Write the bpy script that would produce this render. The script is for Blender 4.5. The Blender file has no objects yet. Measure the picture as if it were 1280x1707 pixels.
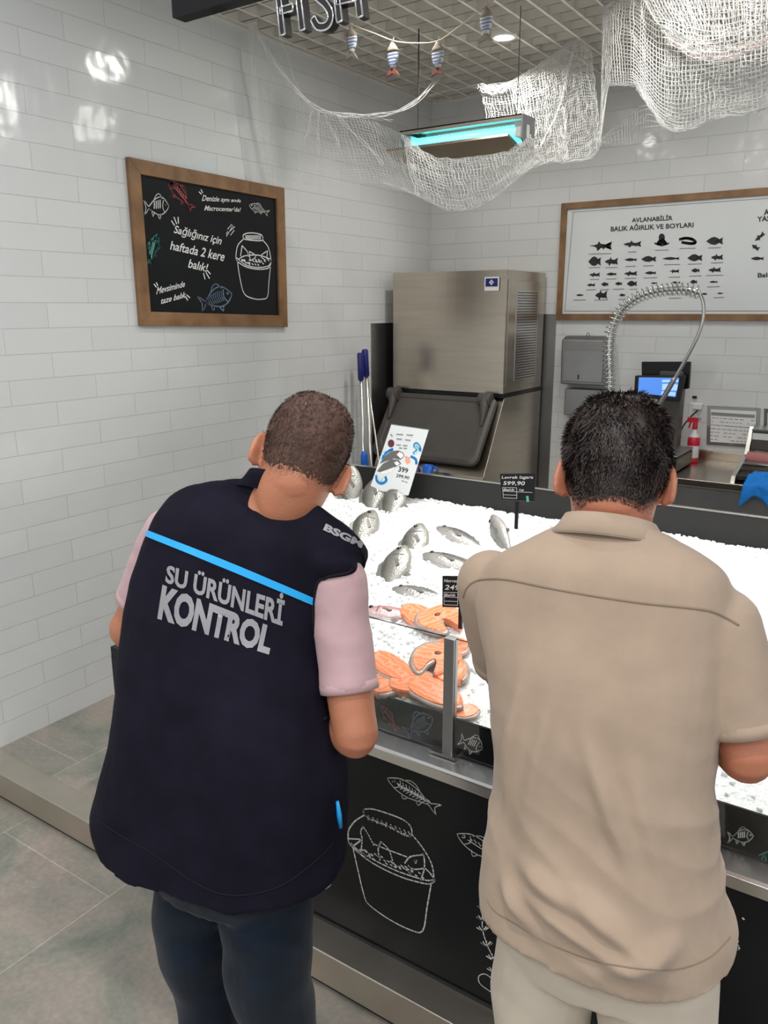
import bpy, bmesh, math, random
from math import sin, cos, pi, radians
from mathutils import Vector, Matrix, noise
from mathutils.bvhtree import BVHTree
V = Vector
random.seed(7)
scn = bpy.context.scene
COL = scn.collection
# ------------------------------------------------------------------ camera
CAM = V((3.000, 0.0, 1.774)); YAW, PITCH, ROLL, FPX = -0.59468, -0.25045, -0.00351, 1328.34
fw = V((sin(YAW)*cos(PITCH), cos(YAW)*cos(PITCH), sin(PITCH)))
r0 = V((cos(YAW), -sin(YAW), 0)); u0 = r0.cross(fw)
RT = r0*cos(ROLL)+u0*sin(ROLL); UP = -r0*sin(ROLL)+u0*cos(ROLL)
cd = bpy.data.cameras.new('camera'); cam = bpy.data.objects.new('camera', cd); COL.objects.link(cam)
cam.matrix_world = Matrix(((RT.x, UP.x, -fw.x, CAM.x), (RT.y, UP.y, -fw.y, CAM.y), (RT.z, UP.z, -fw.z, CAM.z), (0, 0, 0, 1)))
cd.sensor_fit = 'HORIZONTAL'; cd.sensor_width = 36; cd.lens = FPX/1280*36; cd.clip_start = .02; cd.clip_end = 100
scn.camera = cam
scn.view_settings.view_transform = 'Standard'; scn.view_settings.look = 'None'
scn.view_settings.gamma = 1; scn.view_settings.use_curve_mapping = False
scn.view_settings.exposure = 0.0
# ------------------------------------------------------------------ world and lights
w = bpy.data.worlds.new('world'); scn.world = w; w.use_nodes = True
w.node_tree.nodes['Background'].inputs[0].default_value = (.90, .93, 1.0, 1)
w.node_tree.nodes['Background'].inputs[1].default_value = 0.82
def area(name, loc, size, power, target=None, color=(1, .97, .92), spread=180, shape='DISK'):
    d = bpy.data.lights.new(name, 'AREA'); d.shape = shape; d.size = size; d.energy = power; d.color = color; d.spread = radians(spread)
    o = bpy.data.objects.new(name, d); COL.objects.link(o); o.location = loc
    t = V(target) if target else V(loc)-V((0, 0, 1))
    o.rotation_euler = (t-V(loc)).to_track_quat('-Z', 'Y').to_euler()
    return o
# recessed downlights of the counter bay
LAMPS = [(1.98, 3.17, 5), (2.49, 3.48, 5), (.91, 3.15, 5), (1.96, 3.85, 5), (2.43, 4.12, 5), (1.52, 2.12, 4)]
area('downlight_beam', (0.99, 4.06, 3.04), .12, 9, spread=150)
for x, y, e in ((1.55, 2.5, 7.0), (2.35, 2.45, 7.5), (3.2, 2.45, 7.5)):
    area('counter_spot', (x, y, 3.06), .08, e, spread=75)
for i, (x, y, e) in enumerate([(1.9, 1.35, 8), (2.7, .4, 14)]+LAMPS):
    area('downlight_beam', (x, y, 3.06), .06, e, spread=180)
# lamps of the shop hall behind the photographer
for x, y, e in [(1.2, -1.0, 24), (3.2, -1.4, 26), (5.0, -.6, 20), (.9, -2.8, 20), (4.2, -3.2, 20), (4.9, 1.4, 12)]:
    area('hall_lamp', (x, y, 3.5), .28, e, spread=170)

# ------------------------------------------------------------------ pixel rays (measuring the photograph)
def ray(u, v): return fw + RT*((u-640)/FPX) + UP*((853.5-v)/FPX)
def on_x(u, v, x): d = ray(u, v); return CAM + d*((x-CAM.x)/d.x)
def on_y(u, v, y): d = ray(u, v); return CAM + d*((y-CAM.y)/d.y)
def on_z(u, v, z): d = ray(u, v); return CAM + d*((z-CAM.z)/d.z)
D = 5.026

# ------------------------------------------------------------------ materials
def sock(n, k): return n.inputs[k]
def mat(name, color, rough=.5, metal=0., spec=.5, noise_amt=0., noise_scale=8., bump=0., bump_scale=60., emit=None, emit_s=0., trans=0., alpha=1., sss=0., coat=0., color2=None, aniso=None, sheen=0.):
    m = bpy.data.materials.new(name); m.use_nodes = True; nt = m.node_tree; b = nt.nodes['Principled BSDF']
    sock(b, 'Base Color').default_value = (*color, 1); sock(b, 'Roughness').default_value = rough; sock(b, 'Metallic').default_value = metal
    sock(b, 'Specular IOR Level').default_value = spec
    if trans: sock(b, 'Transmission Weight').default_value = trans
    if alpha < 1: sock(b, 'Alpha').default_value = alpha
    if coat: sock(b, 'Coat Weight').default_value = coat
    if sheen: sock(b, 'Sheen Weight').default_value = sheen
    if sss:
        sock(b, 'Subsurface Weight').default_value = sss; sock(b, 'Subsurface Radius').default_value = (1, .4, .25); sock(b, 'Subsurface Scale').default_value = .01
    if emit: sock(b, 'Emission Color').default_value = (*emit, 1); sock(b, 'Emission Strength').default_value = emit_s
    tc = nt.nodes.new('ShaderNodeTexCoord')
    vec = tc.outputs['Object']
    if aniso:
        mp = nt.nodes.new('ShaderNodeMapping'); mp.inputs['Scale'].default_value = aniso; nt.links.new(vec, mp.inputs[0]); vec = mp.outputs[0]
    if noise_amt or color2:
        nz = nt.nodes.new('ShaderNodeTexNoise'); nz.inputs['Scale'].default_value = noise_scale; nz.inputs['Detail'].default_value = 5; nt.links.new(vec, nz.inputs['Vector'])
        cr = nt.nodes.new('ShaderNodeValToRGB'); cr.color_ramp.elements[0].position = .3; cr.color_ramp.elements[1].position = .7
        c2 = color2 if color2 else tuple(max(0, c*(1-noise_amt)) for c in color)
        c1 = color if color2 else tuple(min(1, c*(1+noise_amt)) for c in color)
        cr.color_ramp.elements[0].color = (*c2, 1); cr.color_ramp.elements[1].color = (*c1, 1)
        nt.links.new(nz.outputs['Fac'], cr.inputs[0]); nt.links.new(cr.outputs[0], b.inputs['Base Color'])
    if bump:
        n2 = nt.nodes.new('ShaderNodeTexNoise'); n2.inputs['Scale'].default_value = bump_scale; n2.inputs['Detail'].default_value = 4; nt.links.new(vec, n2.inputs['Vector'])
        bp = nt.nodes.new('ShaderNodeBump'); bp.inputs['Strength'].default_value = bump; bp.inputs['Distance'].default_value = .01
        nt.links.new(n2.outputs['Fac'], bp.inputs['Height']); nt.links.new(bp.outputs[0], b.inputs['Normal'])
    return m

def tile_mat(name, axes):
    """glossy white wall tiles 0.4 x 0.1 m in running bond; axes picks the wall's own plane"""
    m = bpy.data.materials.new(name); m.use_nodes = True; nt = m.node_tree; b = nt.nodes['Principled BSDF']
    tc = nt.nodes.new('ShaderNodeTexCoord'); sp = nt.nodes.new('ShaderNodeSeparateXYZ'); cb = nt.nodes.new('ShaderNodeCombineXYZ')
    nt.links.new(tc.outputs['Object'], sp.inputs[0]); nt.links.new(sp.outputs[axes[0]], cb.inputs[0]); nt.links.new(sp.outputs[axes[1]], cb.inputs[1])
    br = nt.nodes.new('ShaderNodeTexBrick'); nt.links.new(cb.outputs[0], br.inputs['Vector'])
    br.offset = .5; br.squash = 1
    br.inputs['Scale'].default_value = 1; br.inputs['Brick Width'].default_value = .4; br.inputs['Row Height'].default_value = .1
    br.inputs['Mortar Size'].default_value = .0015; br.inputs['Mortar Smooth'].default_value = .3; br.inputs['Bias'].default_value = 0
    br.inputs['Color1'].default_value = (.70, .71, .70, 1); br.inputs['Color2'].default_value = (.66, .675, .665, 1); br.inputs['Mortar'].default_value = (.56, .56, .55, 1)
    nt.links.new(br.outputs['Color'], b.inputs['Base Color']); b.inputs['Roughness'].default_value = .13
    nz = nt.nodes.new('ShaderNodeTexNoise'); nz.inputs['Scale'].default_value = 6; nz.inputs['Detail'].default_value = 2; nt.links.new(tc.outputs['Object'], nz.inputs['Vector'])
    b1 = nt.nodes.new('ShaderNodeBump'); b1.inputs['Strength'].default_value = .16; b1.inputs['Distance'].default_value = .03; nt.links.new(nz.outputs['Fac'], b1.inputs['Height'])
    b2 = nt.nodes.new('ShaderNodeBump'); b2.invert = True; b2.inputs['Strength'].default_value = .8; b2.inputs['Distance'].default_value = .0015
    nt.links.new(br.outputs['Fac'], b2.inputs['Height']); nt.links.new(b1.outputs[0], b2.inputs['Normal']); nt.links.new(b2.outputs[0], b.inputs['Normal'])
    return m
def slab_mat(name, rough=.42):
    """grey-green stone-look floor slabs, long side along y"""
    m = bpy.data.materials.new(name); m.use_nodes = True; nt = m.node_tree; b = nt.nodes['Principled BSDF']
    tc = nt.nodes.new('ShaderNodeTexCoord'); mp = nt.nodes.new('ShaderNodeMapping'); mp.inputs['Rotation'].default_value = (0, 0, radians(90)); nt.links.new(tc.outputs['Object'], mp.inputs[0])
    mp.inputs['Location'].default_value = (.15, -.366+.61*3, 0)
    br = nt.nodes.new('ShaderNodeTexBrick'); nt.links.new(mp.outputs[0], br.inputs['Vector']); br.offset = .28
    br.inputs['Scale'].default_value = 1; br.inputs['Brick Width'].default_value = 1.2; br.inputs['Row Height'].default_value = .61; br.inputs['Mortar Size'].default_value = .002
    br.inputs['Color1'].default_value = (1, 1, 1, 1); br.inputs['Color2'].default_value = (.86, .86, .86, 1); br.inputs['Mortar'].default_value = (1.5, 1.5, 1.45, 1)
    n1 = nt.nodes.new('ShaderNodeTexNoise'); n1.inputs['Scale'].default_value = 2.2; n1.inputs['Detail'].default_value = 9; n1.inputs['Roughness'].default_value = .65; n1.inputs['Distortion'].default_value = .6
    nt.links.new(tc.outputs['Object'], n1.inputs['Vector'])
    cr = nt.nodes.new('ShaderNodeValToRGB'); e = cr.color_ramp.elements; e[0].position = .33; e[0].color = (.155, .190, .150, 1); e[1].position = .62; e[1].color = (.365, .308, .268, 1)
    k = e.new(.47); k.color = (.27, .262, .225, 1)
    nt.links.new(n1.outputs['Fac'], cr.inputs[0])
    n3 = nt.nodes.new('ShaderNodeTexNoise'); n3.inputs['Scale'].default_value = 60; n3.inputs['Detail'].default_value = 5; nt.links.new(tc.outputs['Object'], n3.inputs['Vector'])
    mr = nt.nodes.new('ShaderNodeMapRange'); mr.inputs['To Min'].default_value = .75; mr.inputs['To Max'].default_value = 1.25; nt.links.new(n3.outputs['Fac'], mr.inputs[0])
    mx = nt.nodes.new('ShaderNodeMix'); mx.data_type = 'RGBA'; mx.blend_type = 'MULTIPLY'; mx.inputs[0].default_value = 1
    nt.links.new(cr.outputs[0], mx.inputs[6]); nt.links.new(br.outputs['Color'], mx.inputs[7])
    mx2 = nt.nodes.new('ShaderNodeMix'); mx2.data_type = 'RGBA'; mx2.blend_type = 'MULTIPLY'; mx2.inputs[0].default_value = 1
    nt.links.new(mx.outputs[2], mx2.inputs[6]); nt.links.new(mr.outputs[0], mx2.inputs[7])
    nt.links.new(mx2.outputs[2], b.inputs['Base Color']); b.inputs['Roughness'].default_value = rough
    bp = nt.nodes.new('ShaderNodeBump'); bp.inputs['Strength'].default_value = .12; bp.inputs['Distance'].default_value = .004; nt.links.new(n3.outputs['Fac'], bp.inputs['Height']); nt.links.new(bp.outputs[0], b.inputs['Normal'])
    return m
def fabric(name, color, amt=.08, scale=240., rough=.9, sheen=.15, fold=0.):
    """woven cloth: fine thread bump and faint mottling"""
    m = mat(name, color, rough, spec=.12, noise_amt=amt, noise_scale=14, sheen=sheen)
    nt = m.node_tree; b = nt.nodes['Principled BSDF']; tc = [n for n in nt.nodes if n.type == 'TEX_COORD'][0]
    mp = nt.nodes.new('ShaderNodeMapping'); mp.inputs['Scale'].default_value = (1, 1, 3); nt.links.new(tc.outputs['Object'], mp.inputs[0])
    nz = nt.nodes.new('ShaderNodeTexNoise'); nz.inputs['Scale'].default_value = scale; nz.inputs['Detail'].default_value = 2; nt.links.new(mp.outputs[0], nz.inputs['Vector'])
    bp = nt.nodes.new('ShaderNodeBump'); bp.inputs['Strength'].default_value = .25; bp.inputs['Distance'].default_value = .001; nt.links.new(nz.outputs['Fac'], bp.inputs['Height']); nt.links.new(bp.outputs[0], b.inputs['Normal'])
    return m
M = dict(
 steel=mat('brushed_steel', (.55, .49, .41), .24, 1., noise_amt=.06, noise_scale=3, bump=.04, bump_scale=90, aniso=(1, 1, 12)),
 steel_nosing=mat('nosing_steel', (.62, .575, .50), .38, 1., noise_amt=.07, noise_scale=6, bump=.04, bump_scale=60),
 steel_dull=mat('dull_steel', (.36, .36, .36), .42, 1., noise_amt=.10, noise_scale=4),
 steel_bright=mat('bright_steel', (.66, .65, .62), .26, 1., noise_amt=.08, noise_scale=5, bump=.05, bump_scale=12),
 chrome=mat('chrome', (.80, .80, .80), .10, 1.),
 black=mat('black_gloss', (.010, .010, .012), .2, spec=.3),
 blackmatte=mat('black_matte', (.018, .018, .018), .5, spec=.35),
 board=mat('chalkboard_black', (.009, .010, .011), .30, spec=.22, noise_amt=.2, noise_scale=5),
 grayplastic=mat('grey_plastic', (.075, .068, .060), .45, noise_amt=.08),
 wood=mat('frame_wood', (.30, .165, .075), .5, noise_scale=9, color2=(.16, .082, .036), aniso=(1, 1, 1), bump=.1, bump_scale=40),
 white=mat('white_paint', (.80, .80, .79), .35),
 whiteprint=mat('printed_sheet', (.70, .73, .73), .22),
 chalk=mat('white_chalk', (.62, .62, .60), .9, noise_amt=.2, noise_scale=90),
 chalkbright=mat('bright_chalk', (.80, .80, .78), .9, noise_amt=.1, noise_scale=90),
 chalkred=mat('red_chalk', (.42, .10, .11), .9, noise_amt=.3, noise_scale=90),
 chalkteal=mat('teal_chalk', (.10, .36, .30), .9, noise_amt=.3, noise_scale=90),
 chalkblue=mat('blue_chalk', (.22, .30, .42), .9, noise_amt=.3, noise_scale=90),
 ink=mat('black_ink', (.012, .012, .014), .5),
 greyink=mat('grey_ink', (.25, .26, .27), .6),
 net=mat('net_twine', (.74, .74, .72), .75),
 netpink=mat('pale_pink_twine', (.85, .74, .74), .75),
 wire=mat('dark_wire', (.05, .05, .045), .5),
 twine=mat('jute_twine', (.42, .36, .27), .8),
 blue=mat('blue_plastic', (.01, .13, .62), .35), navy=mat('navy_plastic', (.012, .014, .16), .35),
 grid=mat('ceiling_grid_paint', (.74, .71, .64), .5),
 plenum=mat('plenum_grey', (.50, .49, .46), .8, noise_amt=.1, noise_scale=1.5),
 glass=mat('clear_glass', (.95, .98, .97), .03, trans=1.),
 uv=mat('uv_tube', (.3, .9, .95), .3, emit=(.10, .80, .90), emit_s=2.6),
 lampdisc=mat('lamp_disc', (1, 1, 1), .3, emit=(1, .97, .9), emit_s=6.),
 screen=mat('screen_blue', (.05, .15, .5), .2, emit=(.10, .28, .80), emit_s=.85),
 screenlight=mat('screen_pale', (.3, .5, .8), .2, emit=(.40, .62, .95), emit_s=.8),
 red=mat('red_plastic', (.65, .02, .05), .35), pink=mat('pink_plastic_film', (.55, .22, .22), .4),
 clear=mat('clear_plastic', (.90, .92, .92), .12, trans=.85),
 cloth=mat('blue_cloth', (.01, .22, .72), .9, noise_amt=.15, noise_scale=30, bump=.3, bump_scale=200),
 skin=mat('skin', (.44, .175, .095), .5, noise_amt=.09, noise_scale=12, sss=.12, bump=.10, bump_scale=180),
 skin2=mat('skin_tanned', (.42, .155, .085), .5, noise_amt=.10, noise_scale=12, sss=.12, bump=.10, bump_scale=180),
 hair=mat('hair_black_brown', (.020, .011, .009), .5, noise_amt=.4, noise_scale=30), hairbuzz=mat('hair_short_brown', (.075, .036, .024), .7, noise_amt=.35, noise_scale=60),
 eye=mat('eye_white', (.75, .72, .70), .2),
 vest=fabric('vest_navy', (.0065, .0055, .0125), .25, 200, .8, 0), pinkshirt=fabric('polo_pink', (.47, .315, .33), .05),
 piping=mat('vest_piping', (.012, .011, .014), .8, spec=.1), jeans=fabric('navy_trousers', (.0035, .009, .018), .35, 300, .85, .1),
 beige=fabric('shirt_taupe', (.36, .275, .205), .07, 330), stone=fabric('trousers_stone', (.50, .44, .355), .05, 330),
 seam=fabric('seam_taupe', (.235, .18, .13), .07, 330),
 silver=mat('reflective_print', (.27, .27, .285), .45, .2, noise_amt=.06, noise_scale=200), cyan=mat('cyan_tape', (.01, .36, .78), .4),
 shoe=mat('black_leather', (.015, .014, .014), .35, bump=.1),
)
# ice: bright, slightly see-through crushed grains
def ice_mat():
    m = mat('crushed_ice', (.93, .955, .945), .25, sss=.0, bump=.9, bump_scale=150)
    b = m.node_tree.nodes['Principled BSDF']; b.inputs['Subsurface Weight'].default_value = .35; b.inputs['Subsurface Radius'].default_value = (.9, 1, 1); b.inputs['Subsurface Scale'].default_value = .02
    return m
M['ice'] = ice_mat()
M['flake'] = mat('ice_flake', (.93, .96, .96), .12, trans=.45)
def salmon_mat():
    m = bpy.data.materials.new('salmon_flesh'); m.use_nodes = True; nt = m.node_tree; b = nt.nodes['Principled BSDF']
    tc = nt.nodes.new('ShaderNodeTexCoord'); wv = nt.nodes.new('ShaderNodeTexWave'); wv.wave_type = 'RINGS'; wv.inputs['Scale'].default_value = 28; wv.inputs['Distortion'].default_value = 5; wv.inputs['Detail'].default_value = 2; wv.inputs['Detail Scale'].default_value = 1.5
    nt.links.new(tc.outputs['Object'], wv.inputs['Vector'])
    cr = nt.nodes.new('ShaderNodeValToRGB'); e = cr.color_ramp.elements; e[0].position = .05; e[0].color = (.82, .34, .20, 1); e[1].position = .45; e[1].color = (.78, .235, .105, 1)
    nt.links.new(wv.outputs['Fac'], cr.inputs[0]); nt.links.new(cr.outputs[0], b.inputs['Base Color'])
    b.inputs['Roughness'].default_value = .22; b.inputs['Subsurface Weight'].default_value = .3; b.inputs['Subsurface Scale'].default_value = .008
    return m
M['salmon'] = salmon_mat(); M['salmonskin'] = mat('salmon_skin', (.55, .42, .38), .25, metal=.3, noise_scale=20, color2=(.24, .23, .22))
M['gut'] = mat('dark_cavity', (.16, .02, .012), .4)
def fish_mat(name, back, belly, sc=1.):
    m = bpy.data.materials.new(name); m.use_nodes = True; nt = m.node_tree; b = nt.nodes['Principled BSDF']
    tc = nt.nodes.new('ShaderNodeTexCoord'); sp = nt.nodes.new('ShaderNodeSeparateXYZ'); nt.links.new(tc.outputs['Object'], sp.inputs[0])
    nz = nt.nodes.new('ShaderNodeTexNoise'); nz.inputs['Scale'].default_value = 25; nt.links.new(tc.outputs['Object'], nz.inputs['Vector'])
    ad = nt.nodes.new('ShaderNodeMath'); ad.operation = 'MULTIPLY_ADD'; ad.inputs[1].default_value = .03; nt.links.new(nz.outputs['Fac'], ad.inputs[0]); nt.links.new(sp.outputs['Y'], ad.inputs[2])
    mr = nt.nodes.new('ShaderNodeMapRange'); mr.inputs['From Min'].default_value = -.02*sc; mr.inputs['From Max'].default_value = .055*sc; nt.links.new(ad.outputs[0], mr.inputs[0])
    cr = nt.nodes.new('ShaderNodeValToRGB'); cr.color_ramp.elements[0].color = (*belly, 1); cr.color_ramp.elements[1].color = (*back, 1); nt.links.new(mr.outputs[0], cr.inputs[0])
    nt.links.new(cr.outputs[0], b.inputs['Base Color']); b.inputs['Roughness'].default_value = .25; b.inputs['Metallic'].default_value = .35
    vo = nt.nodes.new('ShaderNodeTexVoronoi'); vo.inputs['Scale'].default_value = 190; nt.links.new(tc.outputs['Object'], vo.inputs['Vector'])
    bp = nt.nodes.new('ShaderNodeBump'); bp.inputs['Strength'].default_value = .5; bp.inputs['Distance'].default_value = .002; nt.links.new(vo.outputs['Distance'], bp.inputs['Height']); nt.links.new(bp.outputs[0], b.inputs['Normal'])
    return m
M['bream'] = fish_mat('bream_skin', (.10, .10, .085), (.36, .355, .325)); M['bass'] = fish_mat('bass_skin', (.07, .075, .07), (.42, .41, .39), .7)
M['mullet'] = fish_mat('pink_fish_skin', (.45, .12, .14), (.75, .60, .60), .7); M['fin'] = mat('fin', (.13, .125, .12), .4)

# ------------------------------------------------------------------ geometry collector
class G:
    def __init__(s): s.v = []; s.f = []
    def add(s, vs, fs):
        n = len(s.v); s.v += [V(q) for q in vs]; s.f += [tuple(i+n for i in q) for q in fs]; return s
    def box(s, a, b):
        x0, y0, z0 = a; x1, y1, z1 = b
        return s.add([(x0, y0, z0), (x1, y0, z0), (x1, y1, z0), (x0, y1, z0), (x0, y0, z1), (x1, y0, z1), (x1, y1, z1), (x0, y1, z1)],
                     [(0, 3, 2, 1), (4, 5, 6, 7), (0, 1, 5, 4), (1, 2, 6, 5), (2, 3, 7, 6), (3, 0, 4, 7)])
    def obox(s, c, X, Y, Z):
        c, X, Y, Z = V(c), V(X), V(Y), V(Z)
        p = [c+X*a+Y*b+Z*d for d in (-1, 1) for a, b in ((-1, -1), (1, -1), (1, 1), (-1, 1))]
        return s.add(p, [(0, 3, 2, 1), (4, 5, 6, 7), (0, 1, 5, 4), (1, 2, 6, 5), (2, 3, 7, 6), (3, 0, 4, 7)])
    def tube(s, pts, r, n=8, caps=True, closed=False):
        pts = [V(q) for q in pts]; m = len(pts); rs = r if isinstance(r, (list, tuple)) else [r]*m
        prev = None; vs = []
        for i, q in enumerate(pts):
            a = pts[(i-1) % m] if (i or closed) else q; b = pts[(i+1) % m] if (i < m-1 or closed) else q
            t = (b-a); t = t.normalized() if t.length > 1e-9 else V((0, 0, 1))
            if prev is None: prev = t.orthogonal().normalized()
            nrm = prev-t*prev.dot(t)
            nrm = nrm.normalized() if nrm.length > 1e-6 else t.orthogonal().normalized()
            prev = nrm; bn = t.cross(nrm)
            for k in range(n):
                an = 2*pi*k/n; vs.append(q+(nrm*cos(an)+bn*sin(an))*rs[i])
        fs = []
        for i in range(m if closed else m-1):
            j = (i+1) % m
            for k in range(n): fs.append((i*n+k, i*n+(k+1) % n, j*n+(k+1) % n, j*n+k))
        if caps and not closed: fs.append(tuple(range(n-1, -1, -1))); fs.append(tuple((m-1)*n+k for k in range(n)))
        return s.add(vs, fs)
    def loft(s, rings, caps=True):
        n = len(rings[0]); vs = [q for r in rings for q in r]; fs = []
        for i in range(len(rings)-1):
            for k in range(n): fs.append((i*n+k, i*n+(k+1) % n, (i+1)*n+(k+1) % n, (i+1)*n+k))
        if caps: fs.append(tuple(range(n-1, -1, -1))); fs.append(tuple((len(rings)-1)*n+k for k in range(n)))
        return s.add(vs, fs)
    def prism(s, poly, d):
        """closed polygon (3-D points) extruded by vector d"""
        d = V(d); n = len(poly); a = [V(q) for q in poly]; b = [q+d for q in a]
        return s.add(a+b, [tuple(range(n)), tuple(range(2*n-1, n-1, -1))]+[(i, i+n, (i+1) % n+n, (i+1) % n) for i in range(n)])
    def ball(s, c, r, nu=16, nv=10, R=None):
        rx, ry, rz = r if isinstance(r, (list, tuple)) else (r, r, r); c = V(c); rings = []
        for j in range(nv+1):
            th = pi*j/nv; th = min(max(th, .02), pi-.02)
            ring = []
            for k in range(nu):
                q = V((rx*sin(th)*cos(2*pi*k/nu), ry*sin(th)*sin(2*pi*k/nu), -rz*cos(th)))
                ring.append(c+(R @ q if R else q))
            rings.append(ring)
        return s.loft(rings)
    def merge(s, o, mtx=None):
        return s.add([(mtx @ q) if mtx else q for q in o.v], o.f)
    def xf(s, mtx): s.v = [mtx @ q for q in s.v]; return s
    def build(s, name, m, parent=None, smooth=False, bevel=0., label=None, sub=0):
        me = bpy.data.meshes.new(name)
        off = world_loc(parent) if parent else V((0, 0, 0))
        me.from_pydata([tuple(q-off) for q in s.v], [], s.f); me.update()
        bm = bmesh.new(); bm.from_mesh(me); bmesh.ops.recalc_face_normals(bm, faces=bm.faces); bm.to_mesh(me); bm.free()
        me.materials.append(M[m] if isinstance(m, str) else m)
        if smooth: me.polygons.foreach_set('use_smooth', [True]*len(me.polygons))
        o = bpy.data.objects.new(name, me); COL.objects.link(o)
        if parent: o.parent = parent
        if bevel:
            b = o.modifiers.new('bevel', 'BEVEL'); b.width = bevel; b.segments = 2; b.limit_method = 'ANGLE'; b.angle_limit = radians(40)
        if sub:
            b = o.modifiers.new('sub', 'SUBSURF'); b.levels = sub; b.render_levels = sub
        if label: o['label'] = label
        return o
WL = {}
def world_loc(o): 
    v = V((0, 0, 0))
    while o is not None: v += o.location; o = o.parent
    return v
def thing(name, label, cat, loc=(0, 0, 0), group=None):
    o = bpy.data.objects.new(name, None); COL.objects.link(o); o.location = loc; o.empty_display_size = .05
    o['label'] = label; o['category'] = cat
    if group: o['group'] = group
    return o
def tag(o, label, cat, group=None):
    o['label'] = label; o['category'] = cat
    if group: o['group'] = group
    return o
def struct(o): o['kind'] = 'structure'; return o
def copy_tree(o, parent=None):
    c = o.copy(); COL.objects.link(c)
    if parent: c.parent = parent
    for ch in list(o.children): copy_tree(ch, c)
    return c
def superring(c, a, b, X, Y, n=40, e=2.3):
    out = []
    for k in range(n):
        t = 2*pi*k/n; ct, st = cos(t), sin(t)
        out.append(V(c)+V(X)*(a*math.copysign(abs(ct)**(2/e), ct))+V(Y)*(b*math.copysign(abs(st)**(2/e), st)))
    return out
def cat(pts, n=6):
    """Catmull-Rom through tuples of any length"""
    out = []; P = [pts[0]]+list(pts)+[pts[-1]]
    for i in range(1, len(P)-2):
        for k in range(n):
            t = k/n; out.append(tuple(.5*(2*b+(c-a)*t+(2*a-5*b+4*c-d)*t*t+(3*b-a-3*c+d)*t**3) for a, b, c, d in zip(P[i-1], P[i], P[i+1], P[i+2])))
    out.append(tuple(pts[-1])); return out
def text_mesh(txt, bold=0., size=1., align='LEFT', shear=0., cuts=0):
    c = bpy.data.curves.new('txt', 'FONT'); c.body = txt; c.size = size; c.offset = bold; c.align_x = align; c.shear = shear; c.resolution_u = 3
    o = bpy.data.objects.new('txt', c); COL.objects.link(o); dg = bpy.context.evaluated_depsgraph_get()
    me = bpy.data.meshes.new_from_object(o.evaluated_get(dg)); bpy.data.objects.remove(o)
    if cuts:
        bm = bmesh.new(); bm.from_mesh(me); bmesh.ops.triangulate(bm, faces=bm.faces)
        for _ in range(cuts):
            lim = size*.12
            es = [e for e in bm.edges if e.calc_length() > lim]
            if es: bmesh.ops.subdivide_edges(bm, edges=es, cuts=1); bmesh.ops.triangulate(bm, faces=bm.faces)
        bm.to_mesh(me); bm.free()
    vs = [v.co.copy() for v in me.vertices]; fs = [tuple(q.vertices) for q in me.polygons]; bpy.data.meshes.remove(me)
    return vs, fs
def text_quad(g, txt, tl, tr, br, bl, bold=0., cuts=0, lift=0., nrm=None, shear=0.):
    """fit a line of text into the quadrilateral with those corners"""
    vs, fs = text_mesh(txt, bold, 1., cuts=cuts, shear=shear)
    x0 = min(v.x for v in vs); x1 = max(v.x for v in vs); y0 = min(v.y for v in vs); y1 = max(v.y for v in vs)
    out = []
    for v in vs:
        s = (v.x-x0)/(x1-x0); t = (v.y-y0)/(y1-y0)
        out.append((V(bl)*(1-s)+V(br)*s)*(1-t)+(V(tl)*(1-s)+V(tr)*s)*t + (V(nrm)*lift if nrm else V((0, 0, 0))))
    g.add(out, fs); return g

# ================================================================== SETTING
XR = 4.6
struct(G().box((-.3, -4.5, -.2), (7, 1.62, -.12)).build('floor', slab_mat('floor_slabs')))
struct(G().box((-.3, 1.555, -.118), (XR+.1, 5.3, 0)).build('floor', slab_mat('platform_slabs')))
struct(G().box((-.12, -4.5, -.2), (0, 5.3, 3.6)).build('wall_left', tile_mat('wall_tiles_left', (1, 2))))
struct(G().box((-.12, D, -.2), (XR+.1, D+.12, 3.6)).build('wall_back', tile_mat('wall_tiles_back', (0, 2))))
struct(G().box((XR, 2.6, -.2), (XR+.12, 5.3, 3.6)).build('wall_right', tile_mat('wall_tiles_right', (1, 2))))
# stainless nosing of the raised platform
g = G(); g.box((0, 1.459, -.105), (XR, 1.561, .0015))
struct(g.build('trim_1', 'steel_nosing', bevel=.003))
g = G(); g.box((0, 1.468, -.12), (XR, 1.5, -.104)); struct(g.build('trim_2', 'blackmatte'))
# open-cell ceiling
g = G(); P = .1257; y = 1.9
n = 0
while y < D-.03:
    g.box((.035, y-.004, 3.10), (XR, y+.004, 3.16)); g.box((.035, y-.0065, 3.10), (XR, y+.0065, 3.104)); y += P
x = .04
while x < XR:
    g.box((x-.004, 1.9, 3.1015), (x+.004, D-.02, 3.16)); g.box((x-.0065, 1.9, 3.0985), (x+.0065, D-.02, 3.1025)); x += P
struct(g.build('ceiling', 'grid'))
g = G(); g.box((-.1, 1.86, 3.34), (XR+.1, 5.2, 3.40)); struct(g.build('ceiling', 'plenum'))
g = G(); g.box((0, 1.9, 3.095), (.012, D, 3.125)); g.box((0, D-.012, 3.095), (XR, D, 3.125)); struct(g.build('trim_3', 'grid'))

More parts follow.
